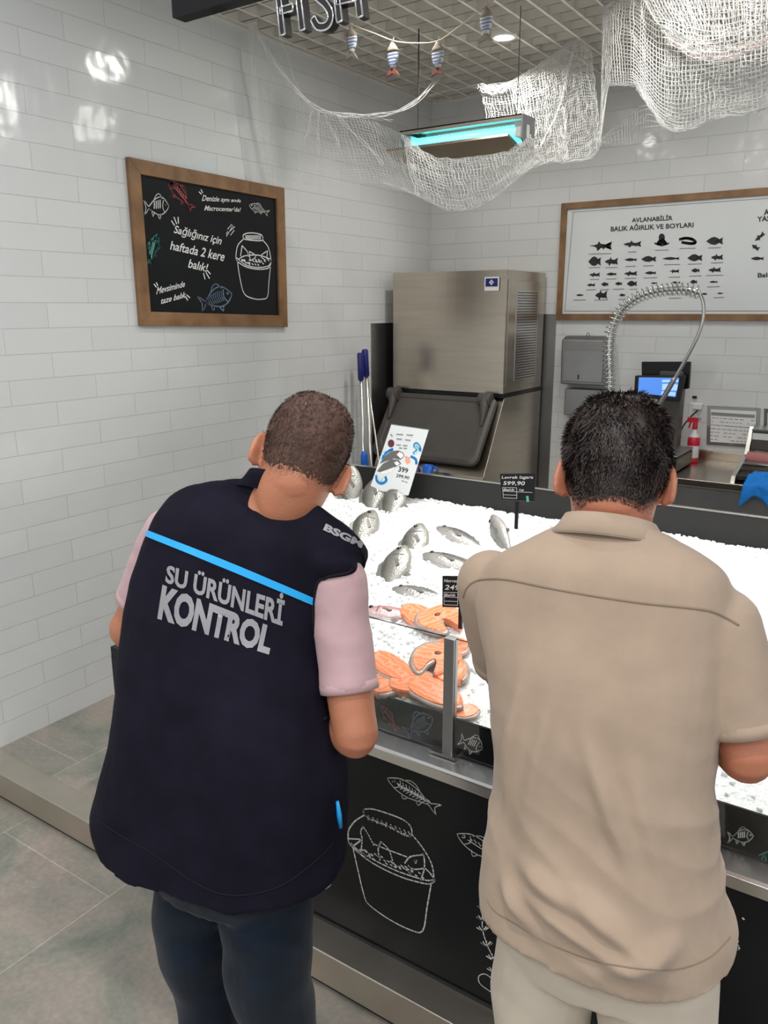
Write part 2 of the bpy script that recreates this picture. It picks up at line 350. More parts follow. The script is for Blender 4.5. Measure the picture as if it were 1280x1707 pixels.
# round downlight in the grid
t = thing('downlight', 'round white downlight glowing in the lattice ceiling', 'lamp', (.993, 4.062, 3.098))
g = G(); C = V((.993, 4.062, 3.095)); g.loft([[C+V((r*cos(2*pi*k/28), r*sin(2*pi*k/28), z)) for k in range(28)] for r, z in ((.062, .03), (.066, 0), (.052, -.004), (.05, .004))], caps=False)
g.build('bezel', 'white', t, smooth=True)
g = G(); g.loft([[C+V((r*cos(2*pi*k/28), r*sin(2*pi*k/28), z)) for k in range(28)] for r, z in ((.051, .004), (.03, -.001), (.005, -.003))]); g.build('diffuser', 'lampdisc', t, smooth=True)

# ------------------------------------------------------------------ stainless cladding behind the ice machine
tag(G().box((.0, 4.29, .02), (.006, D, 1.68)).build('wall_cladding', 'steel_dull'), 'grey steel sheet on left wall beside the mop handles', 'wall panel')
tag(G().box((.006, D-.006, .02), (.955, D, 1.733)).build('wall_cladding', 'steel_dull'), 'grey steel sheet on back wall behind the ice machine', 'wall panel')

# ------------------------------------------------------------------ ice machine
t = thing('ice_machine', 'large stainless ice machine with dark sloping bin door in the corner', 'ice machine', (.48, 4.7, 0))
x0, x1, yf, yb = .085, .88, 4.42, 5.0
g = G(); g.box((x0, yf+.012, 1.265), (x1-.002, yb, 1.99)); g.build('cabinet', 'steel', t, bevel=.004)
g = G(); R = []
for i in range(13):   # gently bowed front sheet
    s = i/12; R.append((x0+(x1-x0)*s, yf+.004-.012*sin(pi*s)))
g.loft([[V((a, b, 1.268)), V((a, yf+.014, 1.268)), V((a, yf+.014, 1.988)), V((a, b, 1.988))] for a, b in R]); fp = g.build('front_panel', 'steel', t, smooth=False)
g = G(); g.box((.745, yf-.013, 1.872), (.838, yf-.008, 1.950)); bdg = g.build('badge', 'white', t)
g = G(); g.box((.752, yf-.0145, 1.896), (.831, yf-.0125, 1.942)); g.build('badge_field', 'navy', bdg)
g = G(); c = V((.7915, yf-.0155, 1.919))
for a in range(4):
    d = V((cos(a*pi/4), 0, sin(a*pi/4)))*(.016 if a % 2 == 0 else .012); n_ = V((-d.z, 0, d.x)).normalized()*.0028
    g.prism([c-d-n_, c+d-n_, c+d+n_, c-d+n_], (0, -.001, 0))
g.build('emblem', 'white', bdg)
g = G(); g.box((x1-.002, yf+.03, 1.30), (x1+.004, yb-.02, 1.935)); sp = g.build('side_panel', 'steel', t, bevel=.002)
g = G(); g.box((x1+.0042, yf+.145, 1.34), (x1+.0046, yf+.445, 1.87)); vg = g.build('vent_opening', 'blackmatte', t)
g = G()
for i in range(16):
    yy = yf+.145+.3*i/15; g.box((x1+.0045, yy-.0035, 1.34), (x1+.0075, yy+.0035, 1.87))
for i in range(34):
    zz = 1.34+.53*i/33; g.box((x1+.004, yf+.142, zz-.0035), (x1+.0085, yf+.448, zz+.0035))
g.build('vent_grille', 'steel_bright', t)
g = G(); g.box((x0-.004, yf-.004, 1.243), (x1+.004, yb, 1.266)); g.build('gasket', 'black', t)
prof = [(yb, .10), (yb, 1.245), (yf+.03, 1.245), (4.20, .79), (4.20, .10)]
g = G(); g.prism([V((x0, a, b)) for a, b in prof], (x1-x0, 0, 0)); g.build('bin', 'steel', t, bevel=.004)
# door: a slab lying on the slope with rounded corners and recessed field
sl0 = V((0, yf+.012, 1.225)); sl1 = V((0, 4.175, .86)); sd = (sl1-sl0); sn = V((0, -sd.z, sd.y)).normalized(); sn = sn if sn.y < 0 else -sn
def on_slope(x, s, h): return V((x, 0, 0))+sl0+sd*s+sn*h
def rrect(xa, xb, s0, s1, h, r=.05, rs=.12):
    out = []
    for cx, cs, a0 in ((xb-r, s1-rs, 0), (xa+r, s1-rs, 90), (xa+r, s0+rs*.4, 180), (xb-r, s0+rs*.4, 270)):
        for k in range(7):
            a = radians(a0+15*k); out.append(on_slope(cx+r*cos(a), cs+(rs if a0 < 180 else rs*.4)*sin(a), h))
    return out
g = G(); g.loft([rrect(x0+.005, x1-.03, 0, 1.02, .0), rrect(x0+.005, x1-.03, 0, 1.02, .028), rrect(x0+.02, x1-.05, .03, .97, .040), rrect(x0+.05, x1-.08, .08, .90, .036), rrect(x0+.055, x1-.085, .09, .89, .030)])
g.build('bin_door', 'grayplastic', t, smooth=False, bevel=.003)
for xx in (x0+.03, x1-.10):
    g = G(); g.tube([on_slope(xx-.03, .06, .05), on_slope(xx+.05, .06, .05)], [.042, .042], 16); g.tube([on_slope(xx+.01, .06, .06), on_slope(xx+.02, .22, .050), on_slope(xx+.03, .45, .042)], [.036, .024, .008], 10)
    g.build('hinge_knob', 'grayplastic', t, smooth=True, bevel=.004)
g = G(); g.box((x0, 4.14, .60), (x1, 4.20, .70)); g.build('bin_apron', 'white', t, bevel=.005)

# ------------------------------------------------------------------ mop handles
def pole(px_top, px_bot, y, r, grip, label):
    a = on_y(*px_bot, y); b = on_y(*px_top, y)
    d = (b-a).normalized(); base = a-d*((a.z-0.02)/d.z) if d.z > 0 else a
    t = thing('mop_handle', label, 'mop handle', base, 'mop handles leaning by the left wall')
    g = G(); g.tube([base, b-d*(.16 if grip else 0)], r, 10); g.build('shaft', 'steel_bright', t, smooth=True)
    if grip:
        g = G(); g.tube([b-d*.17, b-d*.16, b-d*.01, b], [r*1.1, r*1.7, r*1.7, r*1.2], 10); g.build('grip', 'navy', t, smooth=True)
    return t, base, b, d
t1, base, b, d = pole((600, 588), (606, 765), 4.02, .011, True, 'mop handle with navy grip, nearest the wall tiles')
q = on_y(607, 765, 4.02); G().tube([q-d*.05, q-d*.04, q+d*.02, q+d*.05], [.018, .024, .022, .013], 12).build('socket', 'blue', t1, smooth=True)
pole((608, 582), (618, 765), 4.08, .012, True, 'mop handle with navy grip, taller one beside the steel sheet')
pole((611, 625), (632, 770), 4.12, .006, False, 'thin bare metal handle leaning beside two gripped mop handles')

# blue scoop and bottle standing behind the counter on the machine's ledge
t = thing('ice_scoop', 'blue plastic scoop cup below the ice bin door', 'scoop', on_y(713, 792, 4.08))
c = on_y(713, 790, 4.08)
g = G(); g.loft([superring(c+V((0, 0, z)), a, a*.8, (1, 0, 0), (0, 1, 0), 20, 2) for z, a in ((-.08, .026), (.055, .036), (.055, .032), (-.07, .022))]); g.build('cup', 'blue', t, smooth=True)
g = G(); g.tube([c+V((.03, 0, .05)), c+V((.06, 0, .045)), c+V((.07, 0, .02))], .007, 8); g.build('handle', 'blue', t, smooth=True)
c = on_y(696, 788, 4.08)
tag(G().loft([superring(c+V((0, 0, z)), a, a, (1, 0, 0), (0, 1, 0), 18, 2) for z, a in ((-.08, .018), (.01, .02), (.028, .014), (.03, .008), (.045, .008))]).build('bottle', 'navy', smooth=True), 'small navy plastic bottle left of the blue scoop cup', 'bottle')
tag(G().box((.07, 4.0, .70), (.93, 4.198, .735)).build('ledge_shelf', 'steel_bright', bevel=.004), 'narrow steel ledge below the ice bin door', 'shelf')

# ------------------------------------------------------------------ wall boards
def frame_board(root, pts, wd, out, board_mat, depth=.022, board_name='board'):
    """pts: tl,tr,br,bl on the wall; out: wall normal"""
    tl, tr, br, bl = [V(q) for q in pts]; out = V(out); c = (tl+tr+br+bl)/4
    names = []
    X = (tr-tl).normalized(); Z = (tl-bl).normalized()
    inn = [tl+X*wd-Z*wd, tr-X*wd-Z*wd, br-X*wd+Z*wd, bl+X*wd+Z*wd]
    o = [tl, tr, br, bl]
    g = G()
    for i in range(4):
        j = (i+1) % 4
        g.prism([o[i], o[j], inn[j], inn[i]], out*depth)
    g.build('frame', 'wood', root, bevel=.002)
    g = G(); g.prism([q+out*.003 for q in inn], out*.006); g.build(board_name, board_mat, root)
    return inn
def ribbon(g, pts, wd, nrm, lift):
    """flat chalk line on a plane"""
    nrm = V(nrm)
    for a, b in zip(pts[:-1], pts[1:]):
        a, b = V(a), V(b); d = b-a
        if d.length < 1e-5: continue
        d.normalize(); s = d.cross(nrm)*wd/2
        g.add([a-s-d*wd*.3+nrm*lift, b-s+d*wd*.3+nrm*lift, b+s+d*wd*.3+nrm*lift, a+s-d*wd*.3+nrm*lift], [(0, 1, 2, 3)])
def fish_strokes(kind, x0, y0, x1, y1, h=.32, curve=0.):
    """fish drawing from head (x0,y0) to tail (x1,y1) in pixels; returns polylines"""
    L = math.hypot(x1-x0, y1-y0); ux, uy = (x1-x0)/L, (y1-y0)/L; vx, vy = -uy, ux
    if vy > 0: vx, vy = -vx, -vy     # v points up in the picture
    def Q(s, t): return (x0+ux*L*s+vx*L*t, y0+uy*L*s+vy*L*t)
    up = [(0, 0), (.06, .35*h), (.2, .85*h), (.38, h*.95), (.58, .7*h), (.74, .3*h), (.82, .16*h), (.92, .55*h), (1.0, .75*h)]
    dn = [(0, 0), (.07, -.3*h), (.22, -.65*h), (.42, -.75*h), (.6, -.5*h), (.75, -.2*h), (.82, -.12*h), (.92, -.45*h), (1.0, -.62*h)]
    o = [[Q(*q) for q in up], [Q(*q) for q in dn], [Q(1, .75*h), Q(.93, .05*h), Q(1, -.62*h)]]
    o.append([Q(.24, .8*h), Q(.34, 1.25*h), Q(.46, 1.2*h), Q(.58, .75*h)])
    o.append([Q(.34, -.7*h), Q(.40, -1.15*h), Q(.47, -.68*h)]); o.append([Q(.60, -.5*h), Q(.67, -.85*h), Q(.70, -.3*h)])
    o.append([Q(.2, .6*h), Q(.25, 0), Q(.19, -.5*h)])
    e = [Q(.11+.022*cos(a), .16*h+.022*sin(a)) for a in [i*pi/4 for i in range(9)]]; o.append(e)
    if kind == 'stripe':
        for s in (.33, .41, .49, .57): o.append([Q(s, .75*h*(1.1-s*.6)), Q(s+.025, -.1*h)])
    if kind == 'hatch':
        for i in range(9): s = .26+.06*i; o.append([Q(s, .6*h*(1-abs(s-.4))), Q(s+.05, .1*h), Q(s+.02, -.35*h*(1-abs(s-.4)))])
    if kind == 'long':
        for i in range(7): s = .2+.08*i; o.append([Q(s, .5*h), Q(s+.06, .3*h)])
        o.append([Q(.2, .1*h), Q(.8, .05*h)])
    return o
def draw(root, strokes, plane, wd, nrm, m='chalk', lift=.0012, name='chalk_drawing', jit=0.):
    g = G()
    for st in strokes:
        pts = [(*q, ) for q in (cat(st, 4) if len(st) > 2 else st)]
        ribbon(g, [plane(*q) for q in pts], wd, nrm, lift)
    return g.build(name, m, root)

# chalkboard on the left wall
A = [on_x(208, 262, 0), on_x(469, 314, 0), on_x(475, 545, 0), on_x(230, 543, 0)]
t = thing('chalkboard', 'square wood-framed chalkboard with fish drawings on the left wall', 'chalkboard', (0, 2.95, 1.7))
frame_board(t, A, .062, (1, 0, 0), 'board')
pl = lambda u, v: on_x(u, v, .0095)
def zc(pts, s=4.129, ox=190, oy=240): return [(ox+a/s, oy+b/s) for a, b in pts]
bw = [zc([(890, 655), (890, 625), (935, 612), (1000, 620), (1022, 640), (1015, 665), (940, 662), (890, 655)]), zc([(895, 650), (850, 700), (838, 780), (850, 810)]), zc([(1020, 660), (1060, 710), (1078, 790), (1075, 820)]),
      zc([(845, 785), (900, 830), (980, 850), (1060, 840), (1080, 800)]), zc([(848, 810), (905, 845), (985, 862), (1060, 855), (1080, 815)]), zc([(850, 820), (865, 920), (895, 1030), (960, 1065), (1020, 1068), (1055, 1050), (1065, 950), (1075, 850)]),
      zc([(860, 790), (900, 770), (990, 765), (1070, 790)]), zc([(880, 700), (870, 770)]), zc([(880, 700), (915, 740), (925, 775)]), zc([(930, 740), (940, 800), (975, 770), (930, 740)]), zc([(1055, 735), (1010, 770), (1040, 800)]), zc([(1055, 735), (1050, 790)])]
for i in range(12): bw.append(zc([(905+i*9, 630), (908+i*9, 655)]))
for i in range(26):
    a = 865+random.random()*195; b_ = 790+random.random()*40; bw.append(zc([(a, b_), (a+9, b_+9)]))
for q in ([(395, 530), (415, 560)], [(412, 505), (430, 550)], [(440, 505), (442, 545)], [(615, 890), (625, 930)], [(632, 885), (655, 925)], [(640, 870), (662, 895)],
          [(275, 965), (290, 985)], [(290, 955), (300, 975)], [(490, 1050), (505, 1075)], [(500, 1040), (520, 1058)], [(585, 330), (600, 345)], [(598, 315), (608, 335)]): bw.append(zc(q))
draw(t, bw, pl, .0055, (1, 0, 0), 'chalkbright')
draw(t, fish_strokes('stripe', 281, 344, 240, 347, .42)+[[(318, 346), (318, 346)]], pl, .0045, (1, 0, 0), 'chalkbright')
draw(t, fish_strokes('long', 280, 301, 321, 350, .16), pl, .006, (1, 0, 0), 'chalkred')
draw(t, fish_strokes('long', 262, 391, 249, 441, .16), pl, .006, (1, 0, 0), 'chalkteal')
draw(t, fish_strokes('hatch', 386, 490, 333, 508, .34), pl, .006, (1, 0, 0), 'chalkblue')
draw(t, fish_strokes('hatch', 415, 342, 447, 356, .2)+[[(388, 376), (377, 394)], [(391, 378), (382, 386)], [(386, 374), (379, 382)], [(390, 384), (384, 392)], [(379, 386), (377, 390)]], pl, .004, (1, 0, 0), 'chalk')
g = G()
for txt, q in (('Sağlığınız için', [(290, 374), (370, 394), (368, 412), (289, 392)]), ('haftada 2 kere', [(283, 401), (375, 420), (373, 436), (283, 416)]), ('balık!', [(314, 431), (347, 440), (346, 454), (313, 446)]),
               ('Denizle aynı anda', [(337, 325), (401, 332), (401, 339), (336, 338)]), ("Macrocenter'da!", [(341, 342), (401, 346), (401, 353), (340, 351)]),
               ('Mevsiminde', [(261, 479), (308, 468), (308, 478), (260, 491)]), ('taze balık', [(268, 497), (310, 486), (309, 496), (268, 507)])):
    text_quad(g, txt, *[pl(*k) for k in q], bold=.012, lift=.0012, nrm=(1, 0, 0), shear=.25)
g.build('chalk_lettering', 'chalkbright', t)

# poster on the back wall
t = thing('fish_poster', 'wide wood-framed poster of black fish silhouettes on the back wall', 'poster', (1.9, D, 1.7))
px1 = 3.02
A = [V((.958, D, 2.403)), V((px1, D, 2.403)), V((px1, D, 1.697)), V((.958, D, 1.697))]
frame_board(t, A, .038, (0, -1, 0), 'whiteprint', board_name='printed_sheet')
pq = lambda u, v: on_y(u, v, D-.0098)
g = G()
for txt, q in (('AVLANABİLİR', [(1053, 361), (1121, 357), (1121, 367), (1053, 371)]), ('BALIK AĞIRLIK VE BOYLARI', [(1018, 375), (1156, 368), (1156, 379), (1018, 386)]),
               ('AVLANMASI', [(1273, 349), (1340, 343), (1340, 353), (1273, 359)]), ('YASAK TÜRLER', [(1262, 359), (1350, 353), (1350, 363), (1262, 370)]), ('Balık', [(1263, 455), (1290, 454), (1290, 461), (1263, 463)])):
    text_quad(g, txt, *[pq(*k) for k in q], bold=.022, lift=.001, nrm=(0, -1, 0))
g.build('lettering', 'ink', t)
def sil(g, cx, cy, L, h, kind=0, ang=0.):
    """solid fish silhouette, centre and length in pixels, snout to the left"""
    up = [(-.5, 0), (-.38, .32), (-.2, .8), (0, 1), (.2, .7), (.33, .22), (.5, .85), (.46, 0)]; dn = [(.5, -.8), (.33, -.2), (.18, -.6), (0, -.85), (-.22, -.7), (-.4, -.3)]
    if kind == 1: up = [(-.62, .05), (-.36, .25), (-.2, .6), (-.14, 1.5), (-.06, .7), (.2, .45), (.36, .16), (.5, 1.4), (.45, 0)]; dn = [(.48, -1.2), (.34, -.12), (.16, -.5), (.1, -1.1), (.02, -.6), (-.16, -.7), (-.2, -1.6), (-.27, -.5), (-.38, -.15)]
    if kind == 2: up = [(-.5, 0), (-.3, .45), (-.12, .6), (-.06, 1.3), (.04, .55), (.3, .35), (.5, 1.1), (.44, 0)]; dn = [(.5, -.9), (.32, -.3), (.2, -.8), (.1, -.5), (-.12, -.6), (-.16, -1.2), (-.24, -.55), (-.4, -.35)]
    pts = up+dn; ca, sa = cos(ang), sin(ang)
    P3 = [pq(cx+L*(a*ca-b*h*sa), cy-L*(a*sa+b*h*ca)) for a, b in pts]
    c = V((0, 0, 0))
    for q in P3: c += q/len(P3)
    n = len(P3); g.add([c+V((0, -.001, 0))]+[q+V((0, -.001, 0)) for q in P3], [(0, 1+i, 1+(i+1) % n) for i in range(n)])
g = G()
for cx, cy, L, h, k in ((1003, 410, 34, .16, 1), (1054, 407, 30, .16, 2), (1191, 402, 28, .26, 0), (991, 436, 21, .42, 0), (1019, 436, 22, .28, 2), (1051, 433, 21, .13, 0), (1081, 432, 25, .22, 0), (1118, 431, 29, .09, 0), (1158, 430, 25, .26, 0), (1195, 429, 20, .24, 2),
                        (991, 458, 18, .2, 2), (1019, 457, 17, .16, 0), (1051, 456, 22, .18, 2), (1084, 455, 19, .15, 0), (1124, 452, 16, .15, 1), (1159, 451, 14, .26, 0), (1191, 450, 21, .2, 2),
                        (985, 475, 14, .2, 2), (1008, 474, 12, .3, 0), (1031, 473, 12, .26, 0), (1053, 473, 17, .3, 0), (1090, 472, 11, .14, 0), (1126, 471, 16, .12, 0), (1156, 470, 12, .3, 0), (1189, 470, 14, .13, 0),
                        (966, 492, 12, .16, 0), (1002, 492, 20, .36, 2), (1037, 492, 10, .26, 0), (1065, 492, 12, .2, 0), (1116, 491, 10, .2, 0), (1144, 490, 10, .3, 0), (1174, 490, 9, .2, 0), (1200, 489, 10, .14, 0),
                        (1262, 431, 22, .14, 0)): sil(g, cx, cy, L, h, k)
sil(g, 1266, 395, 20, .2, 2, .7); sil(g, 1259, 412, 14, .3, 2, -.6)
# octopus
c = (1103, 396)
P3 = [pq(c[0]+5.2*cos(a), c[1]+6.8*sin(a)) for a in [2*pi*i/14 for i in range(14)]]; cc = pq(*c); g.add([cc+V((0, -.001, 0))]+[q+V((0, -.001, 0)) for q in P3], [(0, 1+i, 1+(i+1) % 14) for i in range(14)])
for i in range(8):
    s = (i-3.5)/3.5; ribbon(g, [pq(*q) for q in cat([(1103+s*3, 399), (1103+s*7, 404), (1103+s*9, 410-abs(s)*3), (1103+s*11.5, 407-abs(s)*2)], 3)], .0075, (0, -1, 0), .001)
ribbon(g, [pq(*q) for q in cat([(1133, 399), (1143, 397), (1154, 399), (1159, 404), (1152, 406), (1137, 404)], 4)], .015, (0, -1, 0), .001)
g.build('fish_silhouettes', 'ink', t)
g = G()
for cx, cy, L in ((1000, 423, 38), (1054, 420, 14), (1103, 417, 22), (1146, 414, 26), (1191, 413, 20), (991, 446, 18), (1019, 446, 20), (1051, 444, 16), (1081, 443, 16), (1120, 441, 26), (1158, 440, 22), (1195, 438, 20), (991, 466, 14), (1019, 465, 16), (1051, 464, 18), (1084, 463, 22), (1124, 462, 18), (1159, 460, 20), (1191, 459, 28),
                  (985, 483, 16), (1008, 483, 14), (1031, 482, 18), (1056, 482, 12), (1189, 478, 20), (966, 500, 20), (1002, 500, 22), (1037, 499, 12), (1125, 497, 20), (1198, 496, 16)):
    ribbon(g, [pq(cx-L/2, cy+.3), pq(cx+L/2, cy-.3)], .0045, (0, -1, 0), .001)
for a, b in (((944, 354), (1500, 308)), ((940, 521), (1500, 524))): pass
B = [V((1.035, D-.0098, 2.348)), V((px1-.06, D-.0098, 2.348)), V((px1-.06, D-.0098, 1.752)), V((1.012, D-.0098, 1.752))]
ribbon(g, B+[B[0]], .003, (0, -1, 0), .001)
g.build('caption_lines', 'greyink', t)

# ------------------------------------------------------------------ paper towel dispenser and box below it
t = thing('towel_dispenser', 'stainless paper towel dispenser on the back wall under the poster', 'dispenser', (1.19, D, 1.30))
c0 = on_y(937, 563, D-.13); c1 = on_y(1008, 640, D-.13)
g = G(); prof = [(0, .0), (.0, 1), (.55, 1.0), (1, .93), (.9, .0)]
zt, zb = 1.60, 1.30
g.prism([V((c0.x, D-.14*a, zb+(zt-zb)*b)) for a, b in prof], (c1.x-c0.x, 0, 0)); g.build('housing', 'steel_dull', t, bevel=.008)
g = G(); g.box((c0.x+.018, D-.1365, zb+.02), (c1.x-.018, D-.131, zb+.255)); g.build('front_cover', 'steel_dull', t, bevel=.003)
g = G(); g.box((1.17, D-.139, 1.335), (1.178, D-.135, 1.365)); g.build('level_slot', 'blackmatte', t)
g = G(); c = V((1.19, D-.05, 1.612)); g.tube([c+V((0, 0, -.012)), c+V((0, 0, 0)), c+V((0, 0, .008))], [.012, .012, .006], 12); g.build('lock', 'chrome', t, smooth=True)
tag(G().box((1.075, D-.10, 1.10), (1.33, D, 1.27)).build('steel_box', 'steel_dull', bevel=.006), 'plain grey steel box under the paper towel dispenser', 'box')

# ------------------------------------------------------------------ work counter at the back wall
WT = .885; wy = 4.36
t = thing('work_counter', 'stainless work counter with upstand along the back wall', 'counter', (2.4, 4.7, 0))
g = G(); g.box((1.40, wy, WT-.04), (XR-.05, D-.001, WT)); g.build('worktop', 'steel', t, bevel=.004)
g = G(); g.box((1.40, D-.022, WT), (XR-.05, D-.002, WT+.055)); g.build('upstand', 'steel', t, bevel=.003)
g = G(); g.box((1.42, wy+.03, WT-.20), (XR-.07, wy+.05, WT-.045)); g.build('apron', 'steel_dull', t)
g = G(); g.box((1.42, wy+.04, .12), (XR-.07, D-.03, .16)); g.build('under_shelf', 'steel_dull', t)
for xx in (1.44, 2.3, 3.3, XR-.12):
    for yy in (wy+.06, D-.07): G().box((xx, yy-.02, 0), (xx+.04, yy+.02, WT-.04)).build('leg', 'steel_dull', t)

# pre-rinse spray tap
t = thing('spray_tap', 'tall chrome pre-rinse spray tap with coiled spring above the worktop', 'tap', (1.50, 4.5, WT))
yy = 4.5; W = lambda u, v: on_y(u, v, yy)
path = [V((1.503, yy, WT+.02))]+[W(*q) for q in ((1016, 640), (1015, 600), (1017, 560), (1030, 525), (1055, 500), (1085, 487), (1118, 482), (1145, 482), (1166, 488))]
pc = [V(q) for q in cat([tuple(q) for q in path], 14)]
g = G(); g.tube(pc[:], .013, 10)
g.build('riser_hose', 'steel_bright', t, smooth=True)
# coil around the arch
g = G(); s0 = 14; seg = pc[s0-2:]; Ls = [0]
for a, b in zip(seg[:-1], seg[1:]): Ls.append(Ls[-1]+(b-a).length)
tot = Ls[-1]; turns = int(tot/.025); N = turns*10; cp = []; prev = V((0, 1, 0))
for i in range(N+1):
    s = tot*i/N; j = 0
    while j < len(Ls)-2 and Ls[j+1] < s: j += 1
    f = (s-Ls[j])/max(1e-9, Ls[j+1]-Ls[j]); q = seg[j].lerp(seg[j+1], f); tn = (seg[j+1]-seg[j]).normalized(); n1 = (V((0, 1, 0))-tn*tn.y).normalized(); b1 = tn.cross(n1)
    a = 2*pi*i/10; cp.append(q+(n1*cos(a)+b1*sin(a))*.032)
g.tube(cp, .0046, 6); g.build('spring', 'chrome', t, smooth=True)
hp = [tuple(W(*q)) for q in ((1166, 488), (1172, 505), (1172, 530), (1163, 560), (1148, 590), (1125, 630), (1100, 672))]
g = G(); hq = cat(hp, 6); g.tube(hq, [.0095]*len(hq), 10); g.build('spray_hose', 'steel_bright', t, smooth=True)
a, b = W(1125, 630), W(1098, 676); g = G(); g.tube([a, a.lerp(b, .1), b, b+(b-a)*.8], [.011, .014, .014, .018], 12); g.build('spray_handle', 'steel_dull', t, smooth=True)
g = G(); g.tube([V((1.503, yy, WT)), V((1.503, yy, WT+.03))], [.035, .028], 16); g.build('base_flange', 'chrome', t, smooth=True)
g = G(); g.tube([V((1.503, yy, WT+.25)), V((1.503, D-.01, WT+.25))], .006, 8); g.build('wall_bracket', 'chrome', t, smooth=True)

# scale
t = thing('shop_scale', 'dark shop scale with lit blue touchscreen on the worktop', 'scale', (1.78, 4.7, WT))
def slab(g, q, y, dy): g.prism([on_y(*k, y) for k in q], (0, dy, 0)); return g
g = slab(G(), [(1069, 603), (1151, 603), (1148, 648), (1139, 649), (1069, 640)], 4.75, .03); g.build('customer_display', 'black', t, bevel=.005)
g = slab(G(), [(1058, 626), (1142, 626), (1133, 669), (1056, 662)], 4.68, .03); td = g.build('operator_display', 'blackmatte', t, bevel=.005)
g = slab(G(), [(1065, 629), (1132, 630), (1126, 662), (1063, 655)], 4.6785, .001); g.build('screen', 'screen', td)
g = G()
for q in ([(1104, 633), (1131, 633), (1130, 637), (1103, 637)], [(1104, 640), (1117, 640), (1115, 650), (1103, 650)], [(1119, 640), (1130, 641), (1128, 651), (1117, 651)], [(1103, 652), (1126, 654), (1125, 660), (1102, 658)]): slab(g, q, 4.6778, .0006)
g.build('screen_keys', 'screenlight', td)
g = G(); a = on_y(1098, 665, 4.74); g.box((a.x, 4.71, WT+.05), (a.x+.13, 4.80, 1.42)); g.build('column', 'grayplastic', t, bevel=.006)
g = G(); a = on_y(1090, 790, 4.55); g.box((1.66, 4.42, WT+.005), (1.925, 4.80, WT+.09)); g.build('scale_body', 'black', t, bevel=.012)
g = G(); g.box((1.655, 4.43, WT+.095), (1.93, 4.78, WT+.105)); g.build('weighing_plate', 'steel_dull', t, bevel=.004)

# socket, cable, small sensor, bottle
t = thing('wall_socket', 'white power socket on the back wall right of the scale', 'socket', (1.87, D, 1.17))
c = on_y(1160, 684, D); G().box((c.x-.04, D-.012, c.z-.045), (c.x+.04, D, c.z+.045)).build('plate', 'white', t, bevel=.004)
a = on_y(1163, 678, D-.03); G().box((a.x-.025, D-.05, a.z-.015), (a.x+.025, D-.012, a.z+.018)).build('plug', 'white', t, bevel=.004)
g = G(); cb = [tuple(on_y(1163, 684, D-.035)), tuple(on_y(1150, 696, D-.06)), tuple(on_y(1139, 710, D-.12)), tuple(on_y(1132, 724, D-.2))]; g.tube(cat(cb, 6), .0042, 8); g.build('cable', 'black', t, smooth=True)
c = on_y(1158, 662, D)
tag(G().box((c.x-.013, D-.012, c.z-.008), (c.x+.013, D, c.z+.008)).build('cable_clip', 'blackmatte', bevel=.003), 'tiny dark clip on the tiles above the white socket', 'clip')
bx = on_z(1153, 770, WT)
t = thing('spray_bottle', 'clear spray bottle with red trigger and label beside the scale', 'bottle', (bx.x, bx.y, WT))
def lathe(g, c, prof, n=20): return g.loft([[V((c.x+r*cos(2*pi*k/n), c.y+r*sin(2*pi*k/n), c.z+z)) for k in range(n)] for r, z in prof])
lathe(G(), V((bx.x, bx.y, WT)), [(.032, 0), (.034, .01), (.034, .13), (.026, .16), (.013, .18), (.013, .2)]).build('bottle_body', 'white', t, smooth=True)
lathe(G(), V((bx.x, bx.y, WT)), [(.0345, .10), (.0348, .101), (.0348, .14), (.030, .15)]).build('label_band', 'red', t, smooth=True)
lathe(G(), V((bx.x, bx.y, WT)), [(.0345, .0), (.0348, .01), (.0348, .028), (.0345, .029)]).build('label_band', 'red', t, smooth=True)
g = lathe(G(), V((bx.x, bx.y, WT)), [(.014, .195), (.015, .2), (.013, .235), (.010, .24)]); g.box((bx.x-.045, bx.y-.01, WT+.235), (bx.x+.015, bx.y+.01, WT+.262)); g.tube([V((bx.x-.025, bx.y, WT+.24)), V((bx.x-.035, bx.y, WT+.20))], .005, 6); g.build('trigger_head', 'red', t)

# notices in clear holders
def notice(q, label, dx):
    P = [on_y(*k, D) for k in q]
    t = thing('notice_holder', label, 'notice', P[3])
    g = G(); g.prism(P, (0, -.008, 0)); g.build('holder', 'clear', t)
    inn = [P[0]+V((.02, -.009, -.02)), P[1]+V((-.02, -.009, -.02)), P[2]+V((-.02, -.009, .02)), P[3]+V((.02, -.009, .02))]
    g = G(); g.prism(inn, (0, -.0015, 0)); g.build('paper', 'white', t)
    g = G(); W_ = inn[1].x-inn[0].x; H_ = inn[0].z-inn[3].z
    g.box((inn[0].x+.005, inn[0].y-.0025, inn[0].z-.035), (inn[1].x-.005, inn[0].y-.0016, inn[0].z-.016))
    g.box((inn[0].x+.005, inn[0].y-.0025, inn[0].z-H_*.48), (inn[1].x-.005, inn[0].y-.0016, inn[0].z-H_*.465))
    for r_ in range(7):
        xx = inn[0].x+.012
        while xx < inn[1].x-.02:
            l_ = .008+random.random()*.02; zz = inn[0].z-.05-r_*H_*.11
            if random.random() < .8: g.box((xx, inn[0].y-.0022, zz-.0022), (xx+l_, inn[0].y-.0016, zz+.0022))
            xx += l_+.008
    g.build('print', 'greyink', t)
notice([(1180, 676), (1268, 680), (1264, 747), (1178, 741)], 'printed notice in clear holder on tiles above the worktop', 0)
notice([(1274, 681), (1362, 685), (1358, 752), (1272, 748)], 'second clear notice holder cut by the right edge of the photo', 0)

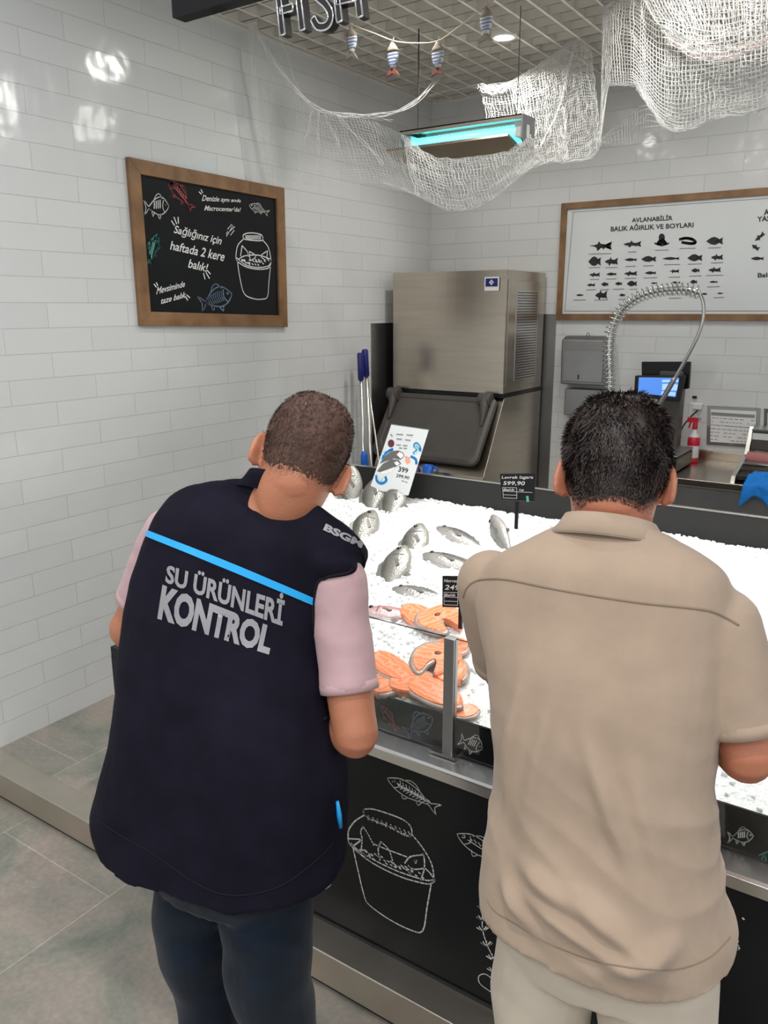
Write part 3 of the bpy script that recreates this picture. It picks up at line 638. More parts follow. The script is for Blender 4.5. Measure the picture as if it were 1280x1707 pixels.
# wrapping machine and blue cloth
wx = 2.215
t = thing('film_wrapper', 'steel and black film wrapping machine on the worktop', 'wrapping machine', (2.5, 4.6, WT))
g = G(); g.prism([V((wx, a, b)) for a, b in ((4.40, WT), (4.95, WT), (4.95, WT+.24), (4.80, WT+.245), (4.72, WT+.10), (4.42, WT+.03))], (.02, 0, 0)); g.prism([V((wx+.62, a, b)) for a, b in ((4.40, WT), (4.95, WT), (4.95, WT+.24), (4.80, WT+.245), (4.72, WT+.10), (4.42, WT+.03))], (.02, 0, 0)); g.build('side_plate', 'steel_bright', t)
G().box((wx+.02, 4.76, WT+.12), (wx+.62, 4.94, WT+.225)).build('rear_cover', 'grayplastic', t, bevel=.006)
G().box((wx+.02, 4.755, WT+.226), (wx+.62, 4.94, WT+.236)).build('cover_lip', 'steel_bright', t)
G().box((wx+.025, 4.758, WT+.18), (wx+.13, 4.7595, WT+.215)).build('rating_label', 'whiteprint', t)
G().tube([V((wx+.02, 4.70, WT+.085)), V((wx+.62, 4.70, WT+.085))], .035, 18).build('film_roll', 'pink', t, smooth=True)
G().tube([V((wx+.02, 4.62, WT+.065)), V((wx+.62, 4.62, WT+.065))], .012, 12).build('roller', 'chrome', t, smooth=True)
G().box((wx+.02, 4.42, WT+.012), (wx+.62, 4.60, WT+.035)).build('hot_plate', 'blackmatte', t, bevel=.004)
# cloth draped over the front
g = G(); nx, ny = 26, 18; rows = []
for j in range(ny+1):
    r = []
    for i in range(nx+1):
        s = i/nx; q = j/ny; x = wx+.10+.42*s-.04*q*(1-s); yv = 4.50-.22*q; 
        top = WT+.055-.02*q
        if yv < 4.35: z = WT+.012-(4.35-yv)*1.9*(1-.55*abs(sin(s*9))); yv = 4.345-.02*sin(s*7)
        else: z = top if q < .4 else WT+.05-.045*(q-.4)/.3 if q < .68 else WT+.012
        z += .012*noise.noise(V((s*9, q*6, 1))); yv += .01*noise.noise(V((s*8, q*5, 4)))
        r.append(V((x, yv, z)))
    rows.append(r)
vs = [q for r in rows for q in r]; fs = [(j*(nx+1)+i, j*(nx+1)+i+1, (j+1)*(nx+1)+i+1, (j+1)*(nx+1)+i) for j in range(ny) for i in range(nx)]
g.add(vs, fs); o = g.build('wiping_cloth', 'cloth', smooth=True); md = o.modifiers.new('th', 'SOLIDIFY'); md.thickness = .003
tag(o, 'bright blue wiping cloth draped over the wrapping machine front', 'cloth')

# ================================================================== FISH COUNTER
CX0, CX1 = .82, 3.40; GY = 1.60; YB = 2.80
ICE0, ICE1 = .748, 1.008
t = thing('fish_counter', 'black fish display counter with chalk drawings and steel rails', 'counter', (2.1, 2.2, 0))
g = G(); g.box((CX0, 1.575, .10), (CX1, YB, .62)); g.build('cabinet', 'blackmatte', t)
g = G(); g.box((CX0, 1.559, .006), (CX1, 1.575, .628)); g.box((CX0, 1.560, .628), (.93, 1.62, .662)); front = g.build('front_panel', 'board', t)
g = G(); g.box((CX0-.01, 1.5545, .0), (CX1, 1.5585, .012)); g.build('kick_line', 'blackmatte', t)
# rail: front lip and flat top
g = G(); g.prism([V((.93, a, b)) for a, b in ((1.545, .622), (1.545, .650), (1.552, .656), (1.622, .668), (1.622, .64), (1.575, .622))], (CX1-.93, 0, 0)); g.build('front_rail', 'steel_bright', t, bevel=.0015)
# black strip leaning behind the rail
g = G(); g.prism([V((.90, a, b)) for a, b in ((1.618, .662), (1.624, .662), (1.627, .762), (1.621, .762))], (CX1-.90, 0, 0)); g.build('glass_skirt', 'black', t)
for xs in ((.98, 2.096), (2.125, 3.36)):
    g = G(); g.box((xs[0], 1.604, .668), (xs[1], 1.610, .985)); g.build('glass_guard', 'glass', t)
for px in (2.096, 3.36):
    g = G(); g.box((px, 1.598, .662), (px+.029, 1.624, .985)); po = g.build('guard_post', 'steel_dull', t, bevel=.002)
    g = G(); g.box((px-.03, 1.585, .664), (px+.045, 1.64, .672)); g.build('post_foot', 'steel_bright', po)
# body of ice well, ends and rear panel
g = G(); g.prism([V((CX0, a, b)) for a, b in ((1.63, .62), (YB, .62), (YB, .985), (1.63, .715))], (CX1-CX0, 0, 0)); g.build('ice_well', 'steel_dull', t)
g = G(); g.prism([V((CX0-.012, a, b)) for a, b in ((1.80, .62), (YB, .62), (YB, 1.005), (2.0, .85), (1.80, .80))], (.014, 0, 0)); g.build('end_panel', 'steel', t)
g = G(); g.prism([V((CX0-.02, a, b)) for a, b in ((1.80, .796), (1.80, .812), (2.0, .862), (YB-.01, 1.018), (YB-.01, 1.006), (2.0, .85))], (.034, 0, 0)); g.build('end_rail', 'steel_bright', t)
zz = 1.100
poly = [V((.885, YB, .62)), V((CX1, YB, .62)), V((CX1, YB, zz)), V((.92, YB, zz)), V((.895, YB, zz-.012)), V((.885, YB, zz-.045))]
g = G(); g.prism(poly, (0, .012, 0)); g.build('rear_panel', 'blackmatte', t)
g = G(); g.box((.92, YB-.001, zz), (CX1, YB+.013, zz+.004)); g.build('rear_panel_edge', 'steel_bright', t)
# chalk drawings on the front
pf = lambda u, v: on_y(u, v, 1.559)
def z2(pts, s=3.368, ox=500, oy=1220): return [(ox+a/s, oy+b/s) for a, b in pts]
bk = [z2([(365, 465), (358, 445), (372, 432), (430, 437), (560, 482), (615, 520), (630, 560), (622, 585)]), z2([(365, 465), (400, 490), (500, 530), (580, 575), (622, 585)]),
      z2([(365, 465), (310, 500), (275, 550), (272, 600)]), z2([(630, 575), (690, 650), (740, 740), (755, 830)]),
      z2([(272, 602), (290, 640), (400, 730), (560, 810), (700, 850), (740, 848), (758, 830), (735, 800)]), z2([(275, 598), (340, 602)]), z2([(290, 625), (330, 665), (430, 725), (560, 785), (700, 830), (745, 830)]),
      z2([(300, 655), (330, 790), (362, 920), (390, 970), (500, 1050), (620, 1110), (690, 1115), (715, 980), (738, 850)]),
      z2([(345, 660), (350, 600), (342, 560), (355, 530)]), z2([(355, 530), (385, 575), (415, 635)]), z2([(450, 720), (440, 660), (455, 615)]), z2([(455, 615), (500, 660), (520, 720)]),
      z2([(590, 735), (620, 700), (680, 690), (695, 690), (700, 760), (680, 830)]), z2([(645, 722), (655, 722), (650, 735), (645, 722)]), z2([(610, 750), (640, 770), (700, 765)]), z2([(410, 625), (480, 655), (600, 700)]), z2([(300, 640), (340, 610)]),
      z2([(700, 760), (740, 800)])]
for i in range(10): a = 385+i*25; b_ = 470+i*10; bk.append(z2([(a, b_), (a+10, b_+18), (a-2, b_+20)]))
for i in range(46):
    s = random.random(); a = 330+s*360; b_ = 655+s*150+random.random()*35*(1-s*.3)-10; bk.append(z2([(a, b_), (a+10, b_+6)]))
draw(t, bk, pf, .0042, (0, -1, 0), 'chalk')
f1 = fish_strokes('hatch', 646, 1297, 731, 1350, .13)+fish_strokes('long', 762, 1390, 850, 1446, .14)+fish_strokes('stripe', 552, 1474, 500, 1462, .35)
for i in range(26): s = i/26; f1.append([(662+s*55, 1305+s*30), (666+s*55, 1311+s*30)])
draw(t, f1, pf, .0026, (0, -1, 0), 'chalk')
pr = [z2([(1050, 930), (1030, 1020), (1025, 1100), (1050, 1190), (1090, 1280), (1095, 1340), (1080, 1380)]), z2([(1105, 1475), (1060, 1450), (1010, 1410), (1005, 1370), (1040, 1358), (1080, 1385), (1110, 1410)])]
for cx, cy in ((1048, 945), (1030, 1000), (1024, 1060), (1026, 1120), (1048, 1205), (1080, 1280), (1085, 1350)):
    for k in range(7):
        a = radians(200-k*37) if k < 7 else 0; pr.append(z2([(cx, cy), (cx+38*cos(a)*(.9), cy-18-14*abs(sin(a)))]))
draw(t, pr, pf, .0028, (0, -1, 0), 'chalkbright')
r2 = [[(1226, 1568), (1232, 1580), (1226, 1583)], [(1238, 1530), (1240, 1532)], [(1225, 1575), (1230, 1568)]]
draw(t, r2, pf, .004, (0, -1, 0), 'chalk')
ps = lambda u, v: on_y(u, v, 1.6165)
draw(t, fish_strokes('hatch', 722, 1195, 678, 1222, .34), ps, .0028, (0, -1, 0), 'chalkblue', lift=.0015)
draw(t, fish_strokes('stripe', 805, 1247, 767, 1232, .34)+fish_strokes('stripe', 1256, 1392, 1214, 1395, .3), ps, .0026, (0, -1, 0), 'chalkbright', lift=.0015)
draw(t, fish_strokes('long', 636, 1176, 664, 1216, .14), ps, .0026, (0, -1, 0), 'chalkred', lift=.0015)
draw(t, [[(1266, 1424), (1280, 1418)], [(1268, 1436), (1274, 1424), (1279, 1440)]], ps, .0028, (0, -1, 0), 'chalkteal', lift=.0015)

# ------------------------------------------------------------------ ice bed
def ice_z(x, y):
    s = (y-1.635)/(YB-.02-1.635)
    z = ICE0+(ICE1-ICE0)*s
    z += .012*noise.noise(V((x*3, y*3, 0)))+.012*noise.noise(V((x*9, y*9, 5)))
    if s > .93: z -= (s-.93)*.25
    return z
g = G(); nx, ny = 300, 170; xs0, xs1, ys0, ys1 = CX0+.016, CX1-.01, 1.632, YB-.002
vs = []
for j in range(ny+1):
    for i in range(nx+1):
        x = xs0+(xs1-xs0)*i/nx; y = ys0+(ys1-ys0)*j/ny
        q = V((x*70, y*70, 0)); z = ice_z(x, y)+.0055*(noise.noise(q)+.6*noise.noise(q*2.3))+.004*abs(noise.noise(V((x*30, y*30, 9))))
        vs.append(V((x+.002*noise.noise(q+V((9, 0, 0))), y+.002*noise.noise(q+V((0, 9, 0))), z)))
fs = [(j*(nx+1)+i, j*(nx+1)+i+1, (j+1)*(nx+1)+i+1, (j+1)*(nx+1)+i) for j in range(ny) for i in range(nx)]
g.add(vs, fs)
o = g.build('crushed_ice', 'ice', smooth=False); tag(o, 'bed of crushed white ice filling the display counter', 'ice'); o['kind'] = 'stuff'
g = G(); rnd = random.Random(3)
for i in range(3600):
    x = rnd.uniform(xs0+.01, xs1-.01); y = rnd.uniform(ys0+.005, ys1-.01) if rnd.random() < .8 else rnd.uniform(ys1-.05, ys1-.006)
    z = ice_z(x, y)+.003; r = rnd.uniform(.003, .0085)
    vs = [V((rnd.uniform(.6, 1)*a*r, rnd.uniform(.6, 1)*b*r, rnd.uniform(.4, .9)*c*r))+V((x, y, z)) for a, b, c in ((-1, -1, -1), (1, -1, -1), (1, 1, -1), (-1, 1, -1), (-.8, -.8, 1), (.8, -1, 1), (.9, .8, 1), (-1, .7, 1))]
    g.add(vs, [(0, 3, 2, 1), (4, 5, 6, 7), (0, 1, 5, 4), (1, 2, 6, 5), (2, 3, 7, 6), (3, 0, 4, 7)])
o = g.build('ice_flakes', 'ice'); tag(o, 'loose ice flakes scattered over the crushed ice bed', 'ice'); o['kind'] = 'stuff'
SL = math.atan((ICE1-ICE0)/(YB-1.65))
def on_ice(u, v):
    d = ray(u, v); k = (ICE1-ICE0)/(YB-.02-1.635)
    tt = (ICE0+k*(CAM.y-1.635)-CAM.z)/(d.z-k*d.y); return CAM+d*tt

# ------------------------------------------------------------------ whole fish
def make_fish(name, m, L=.27, H=.10, T=.045, label=''):
    """lying on its side: head at +x, back at +y, upper flank +z"""
    t = thing(name, label, 'fish', (0, 0, 0))
    st = [(-.40, .10, .10, 0), (-.36, .11, .14, 0), (-.28, .20, .30, 0), (-.15, .55, .65, .0), (0, .86, .92, .0), (.12, 1.0, 1.0, .0), (.24, .93, .98, 0), (.34, .76, .85, -.02), (.42, .52, .65, -.04), (.48, .28, .40, -.06), (.50, .10, .16, -.07)]
    st = cat(st, 4); g = G()
    g.loft([superring((x*L, cy*H, 0), H/2*h, T/2*tt, (0, 1, 0), (0, 0, 1), 20, 2.0) for x, h, tt, cy in st]); body = g.build('body', m, t, smooth=True)
    g = G(); g.prism([V((-.39*L, .04*H, 0)), V((-.50*L, .42*H, 0)), V((-.535*L, .40*H, 0)), V((-.47*L, 0, 0)), V((-.535*L, -.40*H, 0)), V((-.50*L, -.42*H, 0)), V((-.39*L, -.04*H, 0))], (0, 0, .002)); g.build('tail_fin', 'fin', t)
    g = G(); g.prism([V((.22*L, .46*H, 0)), V((.12*L, .62*H, 0)), V((-.05*L, .58*H, 0)), V((-.22*L, .34*H, 0)), V((-.2*L, .2*H, 0)), V((.1*L, .4*H, 0))], (0, 0, .002)); g.build('dorsal_fin', 'fin', t)
    g = G(); g.prism([V((.06*L, -.42*H, 0)), V((0, -.64*H, 0)), V((-.05*L, -.58*H, 0)), V((0, -.38*H, 0))], (0, 0, .002)); g.prism([V((.22*L, -.05*H, T*.47)), V((.10*L, -.22*H, T*.52)), V((.06*L, -.12*H, T*.52)), V((.2*L, .04*H, T*.48))], (0, 0, .0015)); g.build('side_fin', 'fin', t)
    g = G(); g.ball((.395*L, .05*H, T*.31), (.0085, .0085, .006), 14, 8); g.build('eye', 'black', t, smooth=True)
    g = G(); arc = [(.30*L+.02*L*cos(a)*-1, .34*H*sin(a), T*.46*cos(a*.9)) for a in [radians(-70+14*i) for i in range(11)]]; g.tube(arc, .0026, 6); g.tube([(.505*L, -.06*H, .003), (.47*L, -.10*H, T*.14), (.44*L, -.13*H, T*.2)], .0014, 6); g.build('gill_edge', 'fin', t, smooth=True)
    return t
FG = 'whole fish bedded in the crushed ice'
def place_fish(src, px, head_px, label, tilt=0., roll=0., sink=.0, sc=1.):
    """px: middle of the fish in the photograph; head_px: a point towards its snout"""
    o = src if not src.get('used') else copy_tree(src)
    c = on_ice(*px); hd = on_ice(*head_px)-c; hd.normalize()
    n = V((0, -sin(SL), cos(SL))); X = (hd*cos(tilt)+n*sin(tilt)).normalized(); Y = n.cross(X).normalized(); Z = X.cross(Y)
    R = Matrix((X, Y, Z)).transposed().to_4x4() @ Matrix.Rotation(roll, 4, 'X')
    if flip.get('f'): R = R @ Matrix.Scale(-1, 4, (0, 1, 0))
    o.matrix_world = Matrix.Translation(c+n*(.002-sink)) @ R @ Matrix.Scale(sc, 4)
    o['label'] = label; o['group'] = FG
    if 'used' in o: del o['used']
    return o
flip = {}
br = make_fish('sea_bream', 'bream', .25, .105, .046); bs = make_fish('sea_bass', 'bass', .30, .082, .046); pk = make_fish('mullet', 'mullet', .22, .062, .04)
first = {}
def put(kind, src, *a, **k):
    if kind in first: src2 = copy_tree(src)
    else: src2 = src; first[kind] = 1
    return place_fish(src2, *a, **k)
R_ = radians
put('bream', br, (586, 828), (594, 800), 'upright sea bream leaning at the back left ice corner', tilt=R_(50), sink=-.015)
put('bream', br, (622, 836), (634, 812), 'sea bream under the bottom left of the tall price card', tilt=R_(30))
put('bream', br, (655, 845), (668, 824), 'sea bream under the bottom right of the tall price card', tilt=R_(25))
put('bream', br, (606, 890), (622, 868), 'sea bream half buried beside the vest shoulder', tilt=R_(20), roll=R_(20))
put('bream', br, (690, 914), (702, 884), 'pale sea bream alone in the middle of the ice', tilt=R_(22), sink=.006)
put('bream', br, (656, 960), (676, 932), 'grey-bodied sea bream nearest the vest sleeve', tilt=R_(22), sink=-.008)
flip['f'] = 1
put('bass', bs, (778, 900), (738, 886), 'sea bass lying with pink-tinged head left of the dark-backed fish', tilt=R_(8), sink=.012)
put('bass', bs, (768, 942), (722, 933), 'sea bass with grey gills above the black price tag', tilt=R_(8), sink=.006)
put('bass', bs, (716, 990), (674, 984), 'slim sea bass left of the black price tag', tilt=R_(6), sink=.014, sc=.9)
flip.clear()
put('bass', bs, (838, 902), (818, 872), 'dark-backed sea bass showing its back beside the beige shoulder', tilt=R_(10), roll=R_(-60), sink=-.008, sc=.95)
flip['f'] = 1
put('mullet', pk, (662, 1026), (632, 1024), 'small pink-red fish left of the salmon steaks', tilt=R_(6), sink=.0)
flip.clear()

# ------------------------------------------------------------------ salmon pieces
def outline(kind):
    if kind == 'steak':   # horseshoe cut
        return cat([(0, .055), (.035, .05), (.058, .02), (.055, -.02), (.035, -.055), (.018, -.065), (.012, -.03), (0, -.012), (-.012, -.03), (-.018, -.065), (-.035, -.055), (-.055, -.02), (-.058, .02), (-.035, .05), (0, .055)], 4)[:-1]
    if kind == 'fillet':
        return cat([(-.09, 0), (-.07, .032), (-.01, .042), (.05, .036), (.085, .015), (.09, -.012), (.05, -.036), (-.02, -.042), (-.07, -.03), (-.09, 0)], 4)[:-1]
    return cat([(-.05, -.02), (-.045, .03), (0, .045), (.05, .03), (.055, -.015), (.02, -.04), (-.025, -.038), (-.05, -.02)], 4)[:-1]
def make_salmon(name, kind, th, label):
    t = thing(name, label, 'salmon'); O = outline(kind); n = len(O)
    def ring(s, z): return [V((a*s, b*s, z+.002*noise.noise(V((a*40, b*40, z*50))))) for a, b in O]
    g = G(); R1 = [ring(1, 0), ring(1.03, th*.3), ring(1.02, th*.75), ring(.95, th*.97)]; g.loft(R1, caps=False)
    top = R1[-1]; 
    g.add([q for q in top], [tuple(range(n))]); g.add([q for q in R1[0]], [tuple(range(n-1, -1, -1))]); g.build('flesh', 'salmon', t, smooth=False)
    g = G(); half = [V((a*1.035, b*1.035, th*.5)) for a, b in O[n//2:]] ; g.tube(half, th*.36, 6); g.build('skin_edge', 'salmonskin', t, smooth=True)
    if kind == 'steak':
        g = G(); g.ball((0, .012, th*.93), (.009, .007, .004), 12, 8); g.build('backbone', 'gut', t, smooth=True)
    return t
sproto = {}
SG = 'cut salmon pieces at the front of the ice'
def salmon(kind, px, rot, label, sc=1., tilt=(0, 0), lift=.0, mir=False):
    nm = {'steak': 'salmon_steak', 'fillet': 'salmon_fillet', 'chunk': 'salmon_chunk'}[kind]
    if kind in sproto: o = copy_tree(sproto[kind])
    else: o = make_salmon(nm, kind, .022 if kind != 'fillet' else .02, label); sproto[kind] = o
    c = on_ice(*px); n = V((0, -sin(SL), cos(SL)))
    R = Matrix.Rotation(SL, 4, 'X') @ Matrix.Rotation(tilt[0], 4, 'X') @ Matrix.Rotation(tilt[1], 4, 'Y') @ Matrix.Rotation(rot, 4, 'Z')
    o.matrix_world = Matrix.Translation(c+n*(.004+lift)) @ R @ Matrix.Scale(sc, 4)
    o['label'] = label; o['group'] = SG
salmon('fillet', (703, 1036), R_(160), 'long salmon piece right of the small pink fish', 1.0)
salmon('steak', (735, 1044), R_(60), 'salmon steak at the top of the pile under the black tag', 1.15, lift=.008)
salmon('chunk', (752, 1086), R_(20), 'salmon chunk against the guard post, below the upper steak', .9)
salmon('steak', (730, 1112), R_(10), 'horseshoe salmon steak behind the glass left of the post', 1.15, lift=.012, tilt=(0, 0))
salmon('fillet', (652, 1122), R_(-20), 'salmon fillet beside the pink sleeve cuff', .95, lift=.01)
salmon('chunk', (650, 1146), R_(70), 'salmon chunk nearest the bare elbow', 1.1)
salmon('chunk', (690, 1148), R_(200), 'salmon chunk in the middle of the front row', 1.1, lift=.004)
salmon('fillet', (726, 1166), R_(-12), 'salmon fillet lowest behind the glass left of the post', 1.0, lift=.01)
salmon('chunk', (755, 1130), R_(120), 'pale salmon chunk touching the guard post', 1.0, lift=.006)
salmon('chunk', (776, 1192), R_(30), 'small salmon chunk right of the guard post', .6)

# ------------------------------------------------------------------ price card and tags
t = thing('price_card', 'tall white price card with fish picture and blue swirls on ice', 'price card', on_y(650, 820, 2.70))
PC = [on_y(652, 708, 2.74), on_y(714, 717, 2.74), on_y(680, 826, 2.70), on_y(616, 815, 2.70)]
nrm = (PC[1]-PC[0]).cross(PC[3]-PC[0]).normalized(); nrm = nrm if nrm.y < 0 else -nrm
def onpl(u, v, P0, n): d = ray(u, v); return CAM+d*((P0-CAM).dot(n)/d.dot(n))
G().prism(PC, -nrm*.004).build('card', 'whiteprint', t)
pp = lambda u, v: onpl(u, v, PC[0], nrm)
def z3(pts, s=9.143, ox=600, oy=690): return [(ox+a/s, oy+b/s) for a, b in pts]
def blob(g, pts, lift): P3 = [pp(*q)+nrm*lift for q in pts]; c = sum(P3, V((0, 0, 0)))/len(P3); n = len(P3); g.add([c]+P3, [(0, 1+i, 1+(i+1) % n) for i in range(n)])
g = G(); blob(g, z3([(300, 760), (380, 640), (480, 570), (580, 555), (660, 590), (680, 640), (620, 700), (520, 680), (400, 720)]), .0006); blob(g, z3([(260, 870), (350, 760), (480, 690), (590, 700), (630, 760), (560, 800), (420, 850), (330, 900)]), .0008); g.build('fish_picture', 'fin', t)
g = G(); blob(g, z3([(560, 620), (600, 580), (650, 600), (670, 640), (620, 680)]), .001); blob(g, z3([(520, 740), (570, 720), (610, 760), (560, 790)]), .0012); blob(g, z3([(300, 890), (420, 850), (520, 810), (480, 880), (360, 920)]), .001); g.build('fish_belly', 'chalkbright', t)
M['teal'] = mat('teal_print', (.03, .30, .40), .4); M['azure'] = mat('azure_print', (.02, .30, .75), .4); M['paleblue'] = mat('pale_cyan_print', (.45, .85, .90), .4)
g = G()
for q in ([(820, 600), (880, 540), (830, 490), (860, 450), (910, 500), (920, 560)], [(780, 650), (850, 690), (860, 760)], [(250, 940), (260, 1020), (330, 1060), (400, 1020), (390, 960)], [(345, 690), (370, 620), (450, 560), (500, 540)]): ribbon(g, [pp(*k) for k in cat(z3(q), 4)], .011, nrm, .001)
g.build('swirl_print', 'azure', t)
g = G()
for q in ([(835, 600), (890, 545), (842, 495), (862, 462), (905, 505)], [(290, 950), (300, 1020), (340, 1010), (350, 960)], [(380, 560), (360, 620)]): ribbon(g, [pp(*k) for k in cat(z3(q), 4)], .0055, nrm, .0016)
g.build('swirl_print', 'paleblue', t)
g = G(); blob(g, z3([(475+50*cos(a), 450+60*sin(a)) for a in [2*pi*i/14 for i in range(14)]]), .001); g.build('seal_print', mat('maroon_print', (.12, .02, .035), .4), t)
g = G(); blob(g, z3([(690, 640), (760, 660), (770, 740), (720, 770), (690, 720)]), .001); g.build('garnish_print', mat('orange_print', (.80, .35, .25), .4), t)
g = G()
for txt, q in (('399', [(595, 795), (740, 830), (730, 905), (580, 880)]), ('299,90', [(560, 910), (760, 955), (745, 1005), (545, 970)])): text_quad(g, txt, *[pp(*k) for k in z3(q)], bold=.02, lift=.001, nrm=nrm)
g.build('price_print', 'ink', t)
g = G()
for q in ([(560, 310), (870, 330)], [(560, 380), (820, 410)], [(560, 470), (760, 490)], [(470, 310), (500, 350)], [(600, 520), (740, 530)], [(640, 1020), (740, 1050)]): 
    a, b = z3(q); 
    for i in range(6):
        if i % 3 != 2: ribbon(g, [pp(a[0]+(b[0]-a[0])*i/6, a[1]+(b[1]-a[1])*i/6), pp(a[0]+(b[0]-a[0])*(i+.8)/6, a[1]+(b[1]-a[1])*(i+.8)/6)], .005, nrm, .001)
g.build('small_print', 'greyink', t)
G().prism([PC[0], PC[1], PC[1]+nrm*-.008, PC[0]+nrm*-.008], V((0, 0, .003))).build('clear_edge', 'clear', t)

def tagboard(q, y, label, lines, stem_px=None):
    P4 = [on_y(*k, y) for k in q]; c = (P4[2]+P4[3])/2
    t = thing('price_tag', label, 'price tag', c)
    G().prism(P4, (0, .004, 0)).build('board', 'black', t, bevel=.001)
    f = lambda a, b: (P4[0]*(1-a)+P4[1]*a)*(1-b)+(P4[3]*(1-a)+P4[2]*a)*b
    g = G()
    for txt, a0, a1, b0, b1 in lines: text_quad(g, txt, f(a0, b0), f(a1, b0), f(a1, b1), f(a0, b1), bold=.01, lift=.0008, nrm=(0, -1, 0), shear=.15)
    ribbon(g, [f(.06, .52), f(.48, .52), f(.48, .92), f(.06, .92), f(.06, .52)], .0014, (0, -1, 0), .0008); ribbon(g, [f(.06, .66), f(.94, .68)], .0014, (0, -1, 0), .0008); ribbon(g, [f(.06, .8), f(.48, .8)], .0014, (0, -1, 0), .0008)
    g.build('chalk_lettering', 'chalk', t)
    if stem_px:
        a = on_y(*stem_px[0], y); b = on_y(*stem_px[1], y); G().box((a.x-.006, y-.003, b.z-.03), (a.x+.006, y+.003, a.z)).build('stake', 'black', t)
    return t
tt_ = tagboard([(833, 790), (892, 789), (890, 836), (836, 833)], 2.45, 'black price tag on a stake at the back of the ice', [('Levrek Izgara', .05, .95, .08, .22), ('599,90', .08, .72, .28, .45), ('Balık', .08, .42, .56, .64), ('kg', .55, .7, .56, .64)], ((862, 836), (863, 868)))
g = G(); ribbon(g, [on_y(879, 828, 2.449), on_y(880, 835, 2.449)], .009, (0, -1, 0), .001); g.build('teal_mark', 'chalkteal', tt_)
tagboard([(737, 960), (792, 961), (792, 1014), (737, 1012)], 1.93, 'black price tag half hidden by the beige sleeve', [('Norveç Somon', .06, .94, .1, .22), ('249,90', .08, .9, .28, .46), ('Balık', .08, .42, .56, .64), ('kg', .55, .7, .56, .64)], ((768, 1013), (768, 1032)))

# ================================================================== HANGING THINGS
# sign fascia and letters
SY = 1.8
t = thing('shop_sign', 'black hanging sign board with chrome letters spelling FISH', 'sign', (1.9, SY, 2.588))
a = on_y(287, 30, SY)
G().box((a.x, SY, a.z), (3.9, SY+.05, 3.12)).build('sign_board', 'black', t, bevel=.002)
def letter(pl_, name):
    """each stroke a bar with chrome rim and dark face"""
    g = G(); gd = G()
    for st in pl_:
        q = [on_y(u, v, SY-.03) for u, v in st]
        q3 = [V(k) for k in (cat([tuple(k) for k in q], 5) if len(q) > 2 else q)]
        for o_ in (-.008, .008):
            pts = []
            for i, k in enumerate(q3):
                d = (q3[min(i+1, len(q3)-1)]-q3[max(i-1, 0)]).normalized(); s = V((-d.z, 0, d.x)); pts.append(k+s*o_)
            g.tube(pts, .0025, 6)
        g.tube([q3[0]+(V((-(q3[1]-q3[0]).normalized().z, 0, (q3[1]-q3[0]).normalized().x)))*s for s in (-.008, .008)], .0025, 6)
        g.tube([q3[-1]+(V((-(q3[-1]-q3[-2]).normalized().z, 0, (q3[-1]-q3[-2]).normalized().x)))*s for s in (-.008, .008)], .0025, 6)
        for i in range(len(q3)-1):
            d = (q3[i+1]-q3[i]); n_ = d.normalized(); s = V((-n_.z, 0, n_.x))*.0085
            gd.prism([q3[i]-s, q3[i+1]-s, q3[i+1]+s, q3[i]+s], (0, .03, 0))
    o = gd.build(name, 'blackmatte', t); g.build('chrome_rim', 'chrome', o, smooth=True)
ah = 14
letter([[(471, 58), (462, -22)], [(462, -22), (492, -30)], [(467, 18), (488, 12)]], 'letter')
letter([[(504, 50), (494, -30)]], 'letter')
letter([[(521, 30), (530, 44), (545, 42), (551, 26), (543, 8), (526, -8), (518, -26), (530, -40), (542, -34)]], 'letter')
letter([[(566, 36), (556, -46)], [(600, 28), (590, -54)], [(561, 2), (595, -6)]], 'letter')
g = G(); 
for u, v in ((470, -10), (500, -15), (540, -25), (580, -25)):
    q = on_y(u, v, SY); g.tube([V((q.x, SY+.01, q.z)), V((q.x, SY+.01, max(a.z+.05, q.z+.1)))], .004, 6)
g.build('hanging_rod', 'steel_dull', t)

# UV insect lamp
LY = 3.65
t = thing('insect_lamp', 'stainless hanging insect lamp with glowing turquoise tube', 'lamp', (.96, LY, 2.62))
x0, x1, zt, zb = .632, 1.30, 2.635, 2.50
g = G(); g.box((x0, LY, zt-.008), (x1, LY+.14, zt)); g.box((x0, LY, zt-.022), (x1, LY+.006, zt)); g.box((x0, LY+.13, zb), (x1, LY+.14, zt)); g.box((x0, LY+.05, zb), (x1, LY+.14, zb+.006)); g.build('housing', 'steel', t, bevel=.0015)
for a, b in ((x0-.004, x0+.004), (x1-.004, x1+.004)):
    g = G(); g.prism([V((a, LY, zt)), V((a, LY+.14, zt)), V((a, LY+.14, zb)), V((a, LY+.05, zb)), V((a, LY, zb+.03))], (b-a, 0, 0)); g.build('end_cap', 'steel_dull', t, bevel=.001)
g = G(); g.tube([V((x0+.055, LY+.05, zt-.062)), V((x1-.045, LY+.05, zt-.062))], .022, 14); g.tube([V((x0+.055, LY+.085, zt-.045)), V((x1-.045, LY+.085, zt-.045))], .018, 14); g.build('tube', 'uv', t, smooth=True)
g = G()
for xx in (x0+.03, x1-.03): g.box((xx-.02, LY+.03, zt-.09), (xx+.02, LY+.11, zt-.022))
g.build('tube_holder', 'white', t, bevel=.003)
g = G(); g.box((x0+.01, LY+.122, zb+.01), (x1-.01, LY+.128, zt-.012)); g.build('reflector', 'chrome', t)
g = G(); g.prism([V((x0-.03, a, b)) for a, b in ((LY+.06, zb+.006), (LY-.075, zb+.042), (LY-.078, zb+.030), (LY+.06, zb-.012))], (x1-x0+.0, 0, 0)); g.build('catch_tray', 'steel', t, bevel=.001)
G().box((x1+.0045, LY+.045, zb+.04), (x1+.006, LY+.075, zb+.095)).build('side_label', 'whiteprint', t)
